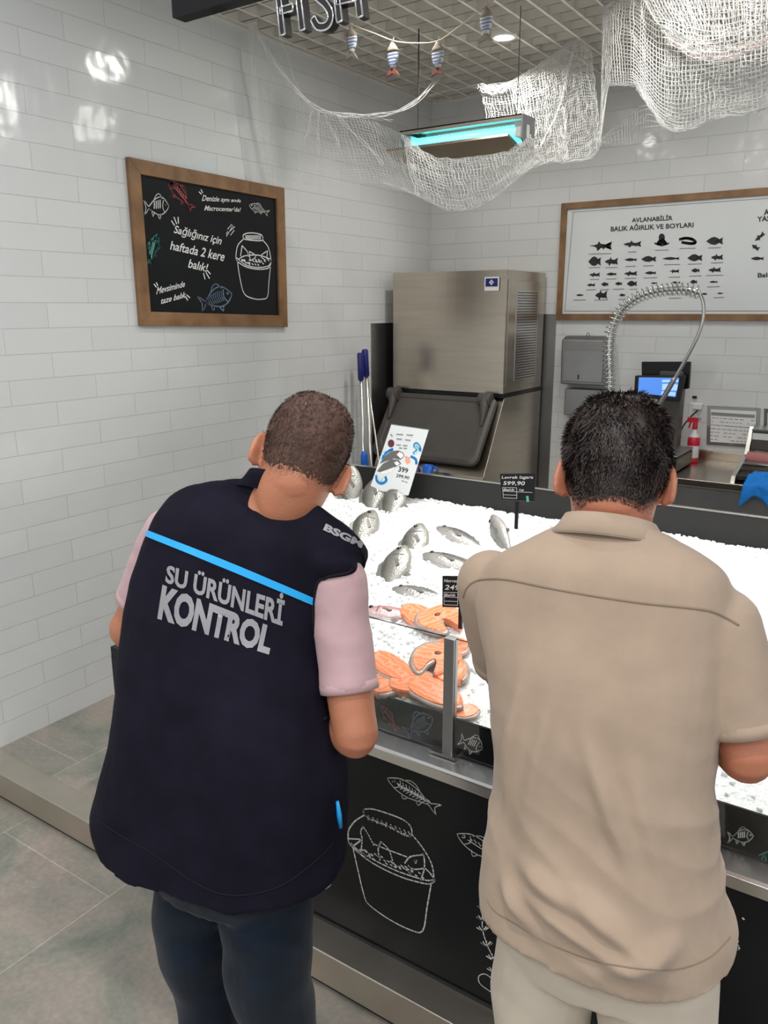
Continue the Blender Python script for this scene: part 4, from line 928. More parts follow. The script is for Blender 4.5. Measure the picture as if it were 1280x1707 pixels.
for px in ((697, 38, 697, 210), (862, 50, 862, 186)):
    b_ = on_y(px[2], px[3], LY+.07); q = V((b_.x, LY+.07, 3.10)); g = G(); g.tube([q, V((b_.x, LY+.07, zt+.02)), V((b_.x-.012, LY+.07, zt))], .0035 if px[0] < 700 else .002, 6); g.build('suspension_wire', 'wire', t, smooth=True)
    
# wooden fish on twine
OY = 3.25
M['woodwhite'] = mat('whitewashed_wood', (.42, .42, .40), .7, noise_amt=.1)
M['slats'] = mat('driftwood', (.19, .16, .13), .7, noise_amt=.2)
def ornament(cx, top, bot, tailm, label):
    a = on_y(cx, top, OY); b = on_y(cx, bot, OY); H = (a.z-b.z)
    t = thing('wooden_fish', label, 'ornament', a, 'striped wooden fish on the twine')
    g = G(); pr = [(.04, .0), (.26, .10), (.48, .22), (.50, .40), (.42, .55), (.26, .68), (.16, .76)]
    def sec(z, hw): return superring(V((a.x, OY, a.z-H*z)), hw*H*.42, .012, (1, 0, 0), (0, 1, 0), 14, 3)
    g.loft([sec(z, w_) for w_, z in pr]); g.build('body', 'woodwhite', t, smooth=True)
    g = G()
    for z in (.36, .46, .56, .64): g.loft([sec(z-.018, .5 if z < .5 else .40), sec(z+.018, .5 if z < .5 else .36)], caps=True)
    for i, q in enumerate(g.v): pass
    g.xf(Matrix.Translation((0, -.0012, 0))); g.build('stripes', mat('blue_stripe', (.10, .15, .30), .6), t)
    g = G(); g.loft([[q+V((0, -.0018, 0)) for q in sec(z, w_*1.02)] for w_, z in ((.05, .0), (.27, .10), (.46, .20), (.50, .28))]); g.build('head', 'slats', t, smooth=True)
    g = G(); c = V((a.x, OY-.008, a.z-H*.74)); g.prism([c+V((-.06*H, 0, 0)), c+V((.06*H, 0, 0)), c+V((.24*H, 0, -.24*H)), c+V((0, 0, -.17*H)), c+V((-.24*H, 0, -.24*H))], (0, .015, 0)); g.build('tail', tailm, t)
    g = G(); g.tube([a+V((0, 0, -.01)), V((a.x+.004, OY, a.z+.02))], .0018, 5); g.build('hanging_loop', 'twine', t)
    return a
M['tailred'] = mat('rust_tail', (.17, .05, .035), .7)
O1 = ornament(586, 46, 100, 'slats', 'striped wooden fish below the sign letters, farthest left on the twine')
O2 = ornament(655, 71, 128, 'tailred', 'striped wooden fish with rust-red tail, left of the lamp wire')
O3 = ornament(730, 70, 127, 'tailred', 'striped wooden fish with rust-red tail, right of the lamp wire')
O4 = ornament(811, 12, 71, 'slats', 'striped wooden fish beside the round downlight, farthest right')
g = G(); pts = [tuple(on_y(*q, OY)) for q in ((540, 20), (575, 33), (588, 42), (625, 56), (656, 68), (690, 72), (730, 68), (768, 42), (811, 10), (840, -14))]
g.tube(cat(pts, 6), .0028, 6); tag(g.build('twine', 'twine', smooth=True), 'jute twine the striped wooden fish hang from', 'string')

# ------------------------------------------------------------------ fishing nets
def bez(cols, s, q):
    """cols: list of columns, each a list of 3-D points top to bottom"""
    def cr(P, t):
        n = len(P)-1; x = min(max(t*n, 0), n-1e-6); i = int(x); f = x-i
        a, b, c, d = P[max(i-1, 0)], P[i], P[i+1], P[min(i+2, n)]
        return .5*(2*b+(c-a)*f+(2*a-5*b+4*c-d)*f*f+(3*b-a-3*c+d)*f**3)
    return cr([cr(c, q) for c in cols], s)
def netmesh(g, cols, nu, nv, r=.0011, diag=False, wob=.006, seed=0, knots=False):
    P_ = [[None]*(nv+1) for _ in range(nu+1)]
    for i in range(nu+1):
        for j in range(nv+1):
            q = bez(cols, i/nu, j/nv); q.z = min(q.z, 3.075); k = V((i*.35+seed, j*.35, seed)); P_[i][j] = q+V((noise.noise(k), noise.noise(k+V((7, 3, 1)))*2.5, noise.noise(k+V((3, 9, 2)))))*wob
    for i in range(nu+1): g.tube([P_[i][j] for j in range(nv+1)], r, 3, caps=False)
    for j in range(nv+1): g.tube([P_[i][j] for i in range(nu+1)], r, 3, caps=False)
def rope(g, pts, r, n=3, amp=.006):
    c = [V((q[0], q[1], min(q[2], 3.08))) for q in cat([tuple(q) for q in pts], 10)]
    for k in range(n):
        g.tube([q+V((amp*sin(i*.5+k*2.1), amp*cos(i*.37+k*1.7), amp*sin(i*.43+k*2.9))) for i, q in enumerate(c)], r, 4, caps=False)
def col(*q): return [on_y(u, v, y) for u, v, y in q]
# left net: runs from the ceiling by the left wall, sags, and its belly hangs under the insect lamp
g = G()
cols = [col((415, 22, 3.15), (424, 150, 3.15), (432, 290, 3.2)), col((455, 100, 3.2), (465, 200, 3.2), (480, 300, 3.2)), col((520, 176, 3.25), (530, 240, 3.2), (545, 310, 3.2)), col((600, 193, 3.35), (620, 250, 3.3), (640, 305, 3.25)),
        col((672, 225, 3.45), (680, 275, 3.35), (695, 325, 3.3)), col((725, 262, 3.5), (738, 300, 3.35), (752, 350, 3.3)), col((790, 262, 3.5), (800, 300, 3.35), (812, 337, 3.3)), col((850, 250, 3.5), (858, 275, 3.4), (868, 292, 3.3)), col((885, 225, 3.5), (893, 250, 3.45), (903, 268, 3.35))]
netmesh(g, cols[:5], 58, 26, .0005, wob=.006)
netmesh(g, cols[4:], 46, 20, .0012, wob=.008)
netmesh(g, cols[4:], 40, 17, .0011, wob=.012, seed=5)
rope(g, [cols[0][0], cols[1][0], cols[2][0], cols[3][0], on_y(680, 178, 3.5), on_y(735, 125, 4.3)], .0016, 6, .008)
rope(g, [cols[0][0], cols[0][1], cols[0][2]], .001, 2, .006)
rope(g, [c[2] for c in cols[3:]], .0012, 3, .004)
for u0_, v0_, u1_, v1_ in ((520, 182, 508, 232), (530, 185, 528, 290), (540, 190, 565, 245), (560, 192, 640, 275), (600, 195, 655, 201), (500, 160, 465, 60)): rope(g, [on_y(u0_, v0_, 3.3), on_y((u0_+u1_)/2+2, (v0_+v1_)/2, 3.28), on_y(u1_, v1_, 3.25)], .0009, 2, .004)
tag(g.build('fishing_net', 'net'), 'thin white fishing net sagging from the left wall to below the insect lamp', 'net')
# middle net behind the lamp, hung from one peak
g = G()
cols = [col((800, 143, 4.25), (812, 200, 4.1), (830, 300, 3.95)), col((850, 136, 4.3), (865, 200, 4.1), (885, 280, 3.95)), col((905, 105, 4.3), (912, 190, 4.15), (922, 270, 4.0)), col((945, 75, 4.3), (945, 180, 4.2), (948, 270, 4.0)), col((962, 64, 4.3), (972, 170, 4.2), (985, 262, 4.05)), col((985, 85, 4.25), (995, 170, 4.15), (1002, 236, 4.05))]
netmesh(g, cols, 54, 44, .0010, wob=.008, seed=2); netmesh(g, cols[1:4], 30, 36, .0010, wob=.014, seed=8)
rope(g, [on_y(715, 160, 4.3), on_y(760, 148, 4.3)]+[c[0] for c in cols], .0014, 3, .006)
rope(g, [cols[4][0], on_y(948, 110, 4.25), on_y(935, 170, 4.2), on_y(915, 215, 4.1), on_y(900, 245, 4.0)], .0013, 3, .005); rope(g, [c[2] for c in cols], .0012, 3, .005)
rope(g, [on_y(802, 146, 4.2), on_y(825, 152, 4.2), on_y(850, 142, 4.2)], .0025, 10, .016)
tag(g.build('fishing_net', 'net'), 'white fishing net peaked on the ceiling right behind the insect lamp', 'net')
# right net, heavy folds
g = G(); Y1 = 3.55
cols = [col((1008, -30, 3.9), (1006, 100, 3.9), (1000, 237, 3.9)), col((1024, -30, 3.85), (1022, 80, 3.85), (1012, 150, 3.9))]
netmesh(g, cols, 4, 40, .0010, wob=.005, seed=1)
cols = [col((1010, -30, 3.9), (1008, 50, 3.85), (1012, 142, 3.85)), col((1035, -30, 3.8), (1030, 50, 3.8), (1035, 141, 3.8)), col((1062, -30, 3.75), (1060, 60, 3.7), (1060, 143, 3.7)), col((1085, -30, 3.7), (1080, 90, 3.6), (1082, 178, 3.6)), col((1110, -30, 3.65), (1108, 110, 3.55), (1108, 210, 3.55)),
        col((1145, -30, 3.6), (1145, 110, 3.5), (1145, 216, 3.5)), col((1190, -30, 3.6), (1190, 105, 3.5), (1192, 197, 3.45)), col((1240, -30, 3.6), (1242, 95, 3.45), (1245, 188, 3.4)), col((1300, -30, 3.6), (1300, 80, 3.4), (1300, 168, 3.35)), col((1380, -60, 3.6), (1380, 40, 3.4), (1380, 110, 3.35))]
netmesh(g, cols, 54, 32, .0019, wob=.005, seed=3)
netmesh(g, cols[4:], 36, 24, .0013, wob=.011, seed=11)
rope(g, [cols[2][2], on_y(1072, 160, 3.65), cols[4][2], cols[5][2], cols[6][2], cols[7][2], cols[8][2]], .0018, 5, .005)
rope(g, [cols[0][2], cols[1][2], cols[2][2]], .0013, 4, .004)
rope(g, [on_y(1006, 0, 3.88), on_y(1004, 130, 3.88), on_y(1000, 237, 3.88)], .0012, 3, .003)
fold = [col((1062, -20, 3.5), (1090, 30, 3.5), (1110, 60, 3.5)), col((1110, -20, 3.45), (1140, 50, 3.45), (1150, 88, 3.45)), col((1160, -20, 3.4), (1185, 60, 3.4), (1190, 98, 3.4)), col((1220, -20, 3.4), (1235, 50, 3.35), (1240, 88, 3.35)), col((1280, -20, 3.35), (1290, 20, 3.3), (1300, 50, 3.3)), col((1350, -40, 3.35), (1360, -10, 3.3), (1370, 0, 3.3))]
netmesh(g, fold, 46, 18, .0016, wob=.008, seed=6)
scrap = [col((1000, 232, 3.9), (1002, 238, 3.9)), col((1040, 200, 3.9), (1042, 243, 3.9)), col((1075, 175, 3.8), (1078, 228, 3.8)), col((1105, 200, 3.6), (1108, 214, 3.6))]
netmesh(g, scrap, 24, 6, .0006, wob=.004, seed=4)
tag(g.build('fishing_net', 'net'), 'heavy white fishing net folded in swags at the top right', 'net')
g = G(); rope(g, [q[2] for q in fold], .0016, 5, .008); rope(g, [on_y(1130, 20, 3.4), on_y(1180, 80, 3.38), on_y(1280, 70, 3.3)], .0012, 3, .01)
tag(g.build('net_rope', 'netpink'), 'pale pink float rope along the top fold of the right net', 'rope')
#PEOPLE
# ================================================================== PEOPLE
def basis(yaw, tilt, roll):
    Yw, T, R_ = radians(yaw), radians(tilt), radians(roll)
    X = V((cos(Yw)*cos(R_), sin(Yw)*cos(R_), -sin(R_))); F = V((-sin(Yw), cos(Yw), 0)); Y = F*cos(T)-V((0, 0, 1))*sin(T)
    return X, Y
def bring(r, da=0., db=0., n=40, e=2.3):
    x, y, z, a, b, yaw, tilt, roll = r; X, Y = basis(yaw, tilt, roll); return superring((x, y, z), a+da, b+db, X, Y, n, e)
def bloft(g, rings, da=0., db=0., k=4, e=2.3):
    g.loft([bring(r, da, db, e=e) for r in cat(rings, k)]); return g
def limb(g, pts, n=20, k=6):
    """pts: (x,y,z,r) joints; smooth tapered limb with round ends"""
    c = cat(pts, k); g.tube([q[:3] for q in c], [q[3] for q in c], n); g.ball(c[0][:3], c[0][3], n, 10); g.ball(c[-1][:3], c[-1][3], n, 10); return g
def remesh(g, vox, smooth=3, disp=None):
    me = bpy.data.meshes.new('tmp'); me.from_pydata([tuple(q) for q in g.v], [], g.f); me.update()
    bm = bmesh.new(); bm.from_mesh(me); bmesh.ops.recalc_face_normals(bm, faces=bm.faces); bm.to_mesh(me); bm.free()
    o = bpy.data.objects.new('tmp', me); COL.objects.link(o)
    r = o.modifiers.new('r', 'REMESH'); r.mode = 'VOXEL'; r.voxel_size = vox
    if smooth: s = o.modifiers.new('s', 'SMOOTH'); s.iterations = smooth; s.factor = .5
    dg = bpy.context.evaluated_depsgraph_get(); m2 = bpy.data.meshes.new_from_object(o.evaluated_get(dg)); bpy.data.objects.remove(o); bpy.data.meshes.remove(me)
    # keep the outer shell only
    bm = bmesh.new(); bm.from_mesh(m2); bm.verts.ensure_lookup_table(); seen = set(); best = []
    for v in bm.verts:
        if v in seen: continue
        st = [v]; seen.add(v); comp = [v]
        while st:
            q = st.pop()
            for e in q.link_edges:
                w_ = e.other_vert(q)
                if w_ not in seen: seen.add(w_); st.append(w_); comp.append(w_)
        if len(comp) > len(best): best = comp
    bs_ = set(best); bmesh.ops.delete(bm, geom=[v for v in bm.verts if v not in bs_], context='VERTS')
    bm.normal_update()
    if disp:
        mv = [(v, v.normal*disp(v.co, v.normal)) for v in bm.verts]
        for v, d in mv: v.co += d
        bm.normal_update()
    out = G(); bm.verts.index_update(); out.v = [v.co.copy() for v in bm.verts]; out.f = [tuple(v.index for v in f.verts) for f in bm.faces]; bm.free(); bpy.data.meshes.remove(m2)
    return out
def bvh(g): return BVHTree.FromPolygons([tuple(q) for q in g.v], g.f)
def hit(tree, u, v, lift):
    d = ray(u, v).normalized(); loc, nr, ix, ds = tree.ray_cast(CAM, d)
    if loc is None: return None
    if nr.dot(d) > 0: nr = -nr
    return loc+nr*lift
def seam(g, tree, pts, r, lift=.0005, k=8):
    """stitched line lying on a garment"""
    q = [hit(tree, a, b, lift) for a, b in cat(pts, k)]; run = []
    for p_ in q+[None]:
        if p_ is None or (run and (p_-run[-1]).length > .05):
            if len(run) > 1: g.tube(run, r, 6)
            run = [] if p_ is None else [p_]
        else: run.append(p_)
    return g
def keep(g, vs, fs):
    fs = [f for f in fs if all(vs[i].z > -4 for i in f)]; fs = [f for f in fs if max((vs[f[0]]-vs[i]).length for i in f) < .06]
    used = sorted({i for f in fs for i in f}); mp = {a: b for b, a in enumerate(used)}
    return g.add([vs[i] for i in used], [tuple(mp[i] for i in f) for f in fs])
def decal_text(tree, txt, tl, tr, br, bl, bold, lift=.0018, cuts=3):
    vs, fs = text_mesh(txt, bold, 1., cuts=cuts); x0 = min(v.x for v in vs); x1 = max(v.x for v in vs); y0 = min(v.y for v in vs); y1 = max(v.y for v in vs); g = G(); out = []
    for v in vs:
        s = (v.x-x0)/(x1-x0); t = (v.y-y0)/(y1-y0)
        u_ = (bl[0]*(1-s)+br[0]*s)*(1-t)+(tl[0]*(1-s)+tr[0]*s)*t; v_ = (bl[1]*(1-s)+br[1]*s)*(1-t)+(tl[1]*(1-s)+tr[1]*s)*t
        out.append(hit(tree, u_, v_, lift) or V((0, 0, -5)))
    return keep(g, out, fs)
def decal_strip(tree, top, bot, n=50, m_=3, lift=.0018):
    T = cat(top, n//(len(top)-1)); B_ = cat(bot, n//(len(bot)-1)); g = G(); vs = []
    for a, b in zip(T, B_):
        for j in range(m_+1): s = j/m_; vs.append(hit(tree, a[0]*(1-s)+b[0]*s, a[1]*(1-s)+b[1]*s, lift) or V((0, 0, -5)))
    k = m_+1; fs = [(i*k+j, i*k+j+1, (i+1)*k+j+1, (i+1)*k+j) for i in range(len(T)-1) for j in range(m_)]
    return keep(g, vs, fs)
def head_geo():
    """head in its own frame: centre of the skull at 0, face towards +y"""
    g = G(); S = [(-.152, .018, .070, .018), (-.148, .0, .088, .032), (-.135, -.02, .098, .047), (-.110, -.045, .103, .060), (-.082, -.066, .101, .066), (-.050, -.082, .098, .071), (-.020, -.092, .096, .074), (.01, -.098, .098, .0765), (.04, -.098, .099, .0765), (.07, -.090, .090, .071), (.092, -.074, .072, .060), (.108, -.050, .045, .042), (.116, -.022, .018, .02)]
    S = cat(S, 3); rings = []
    for z, yb_, yf_, w_ in S: rings.append(superring((0, (yb_+yf_)/2, z), w_, (yf_-yb_)/2, (1, 0, 0), (0, 1, 0), 32, 2.25))
    g.loft(rings)
    g.loft([[V((a*w_, yy_, zz_)) for a, yy_, zz_ in ((-1, y_, z_), (1, y_, z_), (.55, y_+d, z_+.002), (-.55, y_+d, z_+.002))] for z_, w_, y_, d in ((-.072, .017, .088, .022), (-.062, .019, .088, .030), (-.045, .013, .088, .022), (-.01, .009, .088, .010), (.01, .009, .085, .008))])
    g.ball((0, .094, -.100), (.027, .010, .007)); g.ball((0, .093, -.112), (.023, .010, .007)); g.ball((0, .088, -.140), (.02, .014, .013))
    for s in (-1, 1):
        g.ball((s*.032, .083, .004), (.026, .014, .007)); g.ball((s*.045, .072, -.05), (.022, .020, .018)); g.ball((s*.031, .079, -.018), (.017, .014, .011))
        R = Matrix.Rotation(s*radians(28), 3, 'Z') @ Matrix.Rotation(radians(-12), 3, 'X')
        c = V((s*.081, -.012, -.024)); g.ball(c, (.0055, .018, .029), 16, 10, R)
        rim = [c+R @ V((s*.006, .019*cos(a)-.002, .032*sin(a)+.001)) for a in [radians(-95+20*i) for i in range(15)]]; rim = [c+R @ V((s*.005, -.020*cos(radians(t_))+.001, .033*sin(radians(t_)))) for t_ in range(-80, 140, 18)]
        g.tube(rim, .0052, 8); g.ball(c+R @ V((0, .004, -.027)), (.006, .010, .010), 12, 8, R)
    return g
def head_matrix(c, yaw, pitch, roll):
    """face direction: yaw to the left of +y, pitched down, rolled to the right"""
    return Matrix.Translation(V(c)) @ Matrix.Rotation(radians(yaw), 4, 'Z') @ Matrix.Rotation(radians(roll), 4, 'Y') @ Matrix.Rotation(radians(-pitch), 4, 'X')
def hand(g, w_, d, back, thumb, s=1.):
    """palm and five separate curled fingers; d: towards the fingertips, back: back of the hand, thumb: thumb side"""
    w_, d, back, thumb = V(w_), V(d).normalized(), V(back).normalized(), V(thumb).normalized()
    palm = []
    for q, hw, ht in ((0, .024, .018), (.025, .033, .016), (.055, .041, .014), (.085, .041, .012), (.094, .038, .009)):
        palm.append(superring(w_+d*q*s, hw*s, ht*s, thumb, back, 18, 2.6))
    g.loft(palm)
    for i, (off, L, r) in enumerate(((.029, .073, .0088), (.010, .080, .0090), (-.010, .074, .0086), (-.028, .058, .0078))):
        c = w_+(d*.082+thumb*off)*s; pts = [(*c, r*s)]; a = .15
        for k, f in enumerate((.44, .31, .25)):
            a += (.42, .50, .38)[k]+.05*i; c = c+(d*cos(a)-back*sin(a))*L*f*s; pts.append((*c, (r-.0008*(k+1))*s))
        limb(g, pts, 10, 4)
    c = w_+(d*.022+thumb*.026)*s; pts = [(*c, .0125*s)]
    for dd, L in (((.55, .80, -.25), .034), ((.80, .50, -.45), .032), ((.92, .15, -.55), .026)): c = c+(d*dd[0]+thumb*dd[1]+back*dd[2]).normalized()*L*s; pts.append((*c, (.0115-.0010*len(pts))*s))
    limb(g, pts, 10, 4); return g
def make_hair(root, HM, tree, m, thick, strands, length, wr, thin=None, seed=1, wave=.3):
    """scalp cover plus fine strands, grown over the skull in the head's frame"""
    rnd = random.Random(seed)
    Mi = HM.to_3x3()
    def line(az):   # lowest hair height for an angle measured from the back of the head
        a = abs(math.degrees(az)); pts = ((0, -.088), (45, -.086), (70, -.066), (84, -.018), (100, .004), (112, -.02), (122, .03), (150, .075), (180, .082))
        for (a0, z0), (a1, z1) in zip(pts[:-1], pts[1:]):
            if a <= a1: return z0+(z1-z0)*(a-a0)/(a1-a0)
        return pts[-1][1]
    def surf(az, el):
        d = V((sin(az)*cos(el), -cos(az)*cos(el), sin(el))); o = V((0, 0, 0)); wd = Mi @ d
        loc, nr, ix, ds = tree.ray_cast(HM @ V((0, 0, -.01))+wd*.25, -wd)
        if loc is None: return None
        if nr.dot(wd) < 0: nr = -nr
        return loc, nr, HM.inverted() @ loc
    g = G(); na, ne = (200, 110) if thin else (120, 60); idx = {}; vs = []
    for j in range(ne+1):
        for i in range(na):
            az = -pi+2*pi*i/na; el = radians(-58)+(radians(89.5)-radians(-58))*j/ne; r = surf(az, el)
            if r is None: idx[i, j] = None; continue
            loc, nr, l = r; mk = (l.z-line(az))/.030-.25
            if abs(l.x) > .0765 and l.z < .012: mk = -1
            if mk < -.35: idx[i, j] = None; continue
            k = max(0, min(1, mk)); k = k*k*(3-2*k); h = thick*k*(.55+.45*min(1, max(0, (l.z+.06)/.10))); nn = noise.noise(l*45)*.35+noise.noise(l*95)*.2
            idx[i, j] = len(vs); bare = thin and (thin(l) > .5+noise.noise(l*300)*1.3 or mk < .35+noise.noise(l*280)*1.1); vs.append(loc+nr*(-.002 if bare else h*(1+nn)-.0012*(1-k)))
    fs = []
    for j in range(ne):
        for i in range(na):
            q = (idx[i, j], idx[(i+1) % na, j], idx[(i+1) % na, j+1], idx[i, j+1])
            if None not in q: fs.append(q)
    g.add(vs, fs); sc = g.build('hair', m, root, smooth=True)
    g = G()
    for _ in range(strands):
        az = rnd.uniform(-pi, pi); el = math.asin(rnd.uniform(-.84, 1)); r = surf(az, el)
        if r is None: continue
        loc, nr, l = r; mk = (l.z-line(az))/.022
        if abs(l.x) > .0765 and l.z < .012: continue
        if mk < rnd.uniform(-1.0, .8): continue
        if thin and rnd.random() < thin(l): continue
        k = min(1, max(.15, mk*.5)); L = length*k*rnd.uniform(.7, 1.2)*(.45+.55*min(1, max(0, (l.z+.07)/.11)))
        down = Mi @ V((0, 0, -1)); back = Mi @ V((0, -1, 0)); whorl = Mi @ V((l.y+.05, -l.x, 0)); lay = (down*1.0+back*.15+whorl*4*max(0, l.z)); lay = lay-nr*lay.dot(nr); lay = lay.normalized() if lay.length > 1e-4 else nr.orthogonal()
        sw = V((rnd.uniform(-1, 1), rnd.uniform(-1, 1), rnd.uniform(-1, 1)))*wave+V((noise.noise(l*30), noise.noise(l*30+V((5, 5, 5))), noise.noise(l*30+V((9, 1, 4)))))*wave*2.2
        base = loc+nr*(thick*.75*min(1, max(0, mk))); d = (nr*.75+lay*.6+sw).normalized(); side = d.cross(nr); side = side.normalized()*wr if side.length > 1e-4 else nr.orthogonal()*wr
        a = base; b = a+d*L*.5; c = b+(d*.45+lay*.9+sw*.5).normalized()*L*.5
        g.add([a-side, a+side, b-side*.8, b+side*.8, c], [(0, 1, 3, 2), (2, 3, 4)])
    g.build('hair_strands', m, sc); return sc
def leg_set(g, hip, legs, da=0.):
    bloft(g, hip, da, da)
    for L in legs: limb(g, [(x, y, z, r+da) for x, y, z, r in L], 24, 6)
    return g
def shoe(root, x, y, yaw):
    Fd = V((-sin(radians(yaw)), cos(radians(yaw)), 0)); X = V((cos(radians(yaw)), sin(radians(yaw)), 0)); Z0 = -.12; g = G()
    g.loft([[V((x, y, 0))+Fd*(cy+l*math.copysign(abs(sin(t_))**.85, sin(t_)))+X*(w_*math.copysign(abs(cos(t_))**.85, cos(t_)))*(1-.12*(sin(t_) < -.3))+V((0, 0, Z0+z)) for t_ in [2*pi*k/28 for k in range(28)]] for z, cy, l, w_ in ((0, .06, .145, .045), (.018, .06, .148, .048), (.04, .055, .142, .047), (.06, .03, .115, .043), (.08, .0, .07, .040), (.10, -.01, .055, .040))])
    g.build('shoe', 'shoe', root, smooth=True)

# ------------------------------------------------------------------ person in the vest
VEST = [(1.985, 1.105, 1.375, 0.204, 0.095, 12, 38, 8), (1.971, 1.075, 1.33, 0.209, 0.12, 12, 32, 8), (1.948, 1.055, 1.26, 0.202, 0.135, 12, 27, 9), (1.94, 1.035, 1.18, 0.214, 0.145, 12, 22, 8), (1.955, 1.005, 1.08, 0.226, 0.155, 12, 18, 6), (1.975, 0.975, 0.98, 0.239, 0.16, 12, 12, 4), (1.97, 0.955, 0.88, 0.255, 0.165, 12, 6, 2), (1.961, 0.945, 0.8, 0.262, 0.17, 12, 2, 0), (1.975, 0.94, 0.76, 0.250, 0.172, 12, 0, 0)]
HM1 = head_matrix((2.057, 1.128, 1.508), 36, 34, 22) @ Matrix.Scale(.97, 4)
P1 = thing('person', 'person in navy control vest and pink polo leaning over the fish counter, seen from behind', 'person', (2.03, .93, -.12))
nb = HM1 @ V((0, -.022, -.060))
LEGS1 = [[(1.955, .925, .74, .088), (1.926, .905, .62, .078), (1.922, .905, .50, .070), (1.927, .925, .38, .062), (1.925, .905, .15, .056), (1.925, .89, -.07, .048)], [(2.085, .94, .74, .092), (2.095, .935, .62, .086), (2.090, .935, .50, .080), (2.098, .955, .38, .070), (2.105, .935, .15, .060), (2.11, .92, -.07, .050)]]
HIP1 = [(2.0, .965, .96, .155, .115, 12, 10, 2), (2.014, .95, .86, .168, .12, 12, 5, 0), (2.02, .935, .78, .168, .125, 12, 0, 0), (2.02, .925, .70, .150, .10, 12, 0, 0)]
shL, elL, wrL = (1.768, 1.045, 1.330), (1.650, 1.020, 1.105), (1.74, 1.255, 1.02)
shR, elR, wrR = (2.150, 1.100, 1.285), (2.228, 1.045, 1.030), (1.985, 1.20, 1.02)
body = G(); bloft(body, VEST[:6]+[(1.99, .96, .88, .20, .14, 12, 6, 2)], -.035, -.03); leg_set(body, HIP1, LEGS1, -.012)
limb(body, [(2.005, 1.085, 1.38, .075), (2.03, 1.09, 1.42, .064), (*nb.lerp(V((2.03, 1.09, 1.42)), .4), .057), (*nb, .052)], 24)
for q in LEGS1: x, y, z, r = q[-1]; limb(body, [(x, y, z, .045), (x-.01, y+.06, z-.01, .036), (x-.02, y+.13, z-.025, .026)])
def arm(g, a, b, c, ext=0.):
    a, b, c = V(a), V(b), V(c); limb(g, [(*a, .044), (*a.lerp(b, .45), .046), (*a.lerp(b, .85), .042), (*(b+(b-a).normalized()*.005), .041), (*b.lerp(c, .25), .043), (*b.lerp(c, .7), .033), (*c, .026)])
arm(body, shL, elL, wrL); arm(body, shR, elR, wrR)
hand(body, wrL, (.35, .9, -.25), (-.4, .1, .9), (.9, -.3, .3)); hand(body, wrR, (-.5, .85, .1), (.55, .3, .75), (-.75, -.4, .6))
hg = head_geo().xf(HM1); body.merge(hg); ht = bvh(hg)
rb = remesh(body, .0042, 2); rb.build('body', 'skin', P1, smooth=True)
for s in (-1, 1):
    g = G(); g.ball(HM1 @ V((s*.031, .0865, -.016)), .0085, 14, 10); e = g.build('eye', 'eye', P1, smooth=True); g = G(); g.ball(HM1 @ V((s*.031, .0925, -.016)), .0042, 10, 8); g.build('iris', 'ink', e, smooth=True)
bt = bvh(rb)
make_hair(P1, HM1, ht, 'hairbuzz', .0045, 16000, .0075, .0005, thin=lambda l: .62*max(0, 1-((l-V((.022, -.045, .092))).length/.055)**2), wave=.25)
# polo shirt: sleeves and collar
def cuffpt(a, b, s): return tuple(V(a).lerp(V(b), s))
g = G(); bloft(g, VEST[:5], -.022, -.015)
SLl = [(*V(shL), .054), (*V(cuffpt(shL, elL, .35)), .056), (*V(cuffpt(shL, elL, .68)), .055)]; SLr = [(*V(shR), .056), (*V(cuffpt(shR, elR, .35)), .053), (*V(cuffpt(shR, elR, .70)), .053)]
def sleeve(g, P_, n=26):
    c = cat(P_, 6); g.tube([q[:3] for q in c], [q[3] for q in c], n); g.ball(c[0][:3], c[0][3], n, 10); return g
sleeve(g, SLl); sleeve(g, SLr)
def wr_polo(co, n):
    q = V((co.x*9+co.z*10, co.y*9, co.z*16-co.x*6)); return .0035*noise.noise(q)+.0016*noise.noise(q*2.1)
rg = remesh(g, .005, 3, wr_polo); polo = rg.build('polo_shirt', 'pinkshirt', P1, smooth=True); pt = bvh(rg)
def band(P_, s0, s1, r, name, m, parent, n=30, rr=.0022):
    """folded cuff edge around a sleeve"""
    a, b = V(P_[-2][:3]), V(P_[-1][:3]); d = (b-a).normalized(); X = d.orthogonal().normalized(); Y = d.cross(X); c0 = b+d*s0; c1 = b+d*s1
    g = G(); g.loft([[c+X*(q*cos(2*pi*k/n))+Y*(q*sin(2*pi*k/n)) for k in range(n)] for c, q in ((c0, r-.004), (c0, r+.001), (c0.lerp(c1, .5), r+.0015), (c1, r+.0008), (c1, r-.004))], caps=False); return g.build(name, m, parent, smooth=True)
band(SLl, -.012, .006, .055, 'sleeve_cuff', 'pinkshirt', polo); band(SLr, -.012, .006, .053, 'sleeve_cuff', 'pinkshirt', polo)
# vest
g = G(); bloft(g, [(2.025, 1.095, 1.435, .070, .062, 12, 35, 10), (2.015, 1.105, 1.415, .120, .075, 12, 40, 9)]+VEST, 0, 0, 5)
Xs, Ys = basis(12, 34, 8); RS = Matrix((Xs, Ys, Xs.cross(Ys))).transposed()
g.ball((2.132, 1.090, 1.318), (.066, .062, .040), 24, 14, RS)
def wr_vest(co, n):
    q = V((co.x*7, co.y*7, co.z*1.6)); f = max(0, min(1, (1.25-co.z)/.4)); return f*(.016*noise.noise(q)+.006*noise.noise(q*2.3))+.004*noise.noise(co*9)+.002*noise.noise(co*22)
rg = remesh(g, .006, 3, wr_vest); vest = rg.build('vest', 'vest', P1, smooth=True); vt = bvh(rg)
decal_strip(vt, [(244, 883), (400, 944), (561, 1013)], [(241, 893), (398, 957), (557, 1024)], 60, 2, .0025).build('blue_stripe', 'cyan', vest, smooth=True)
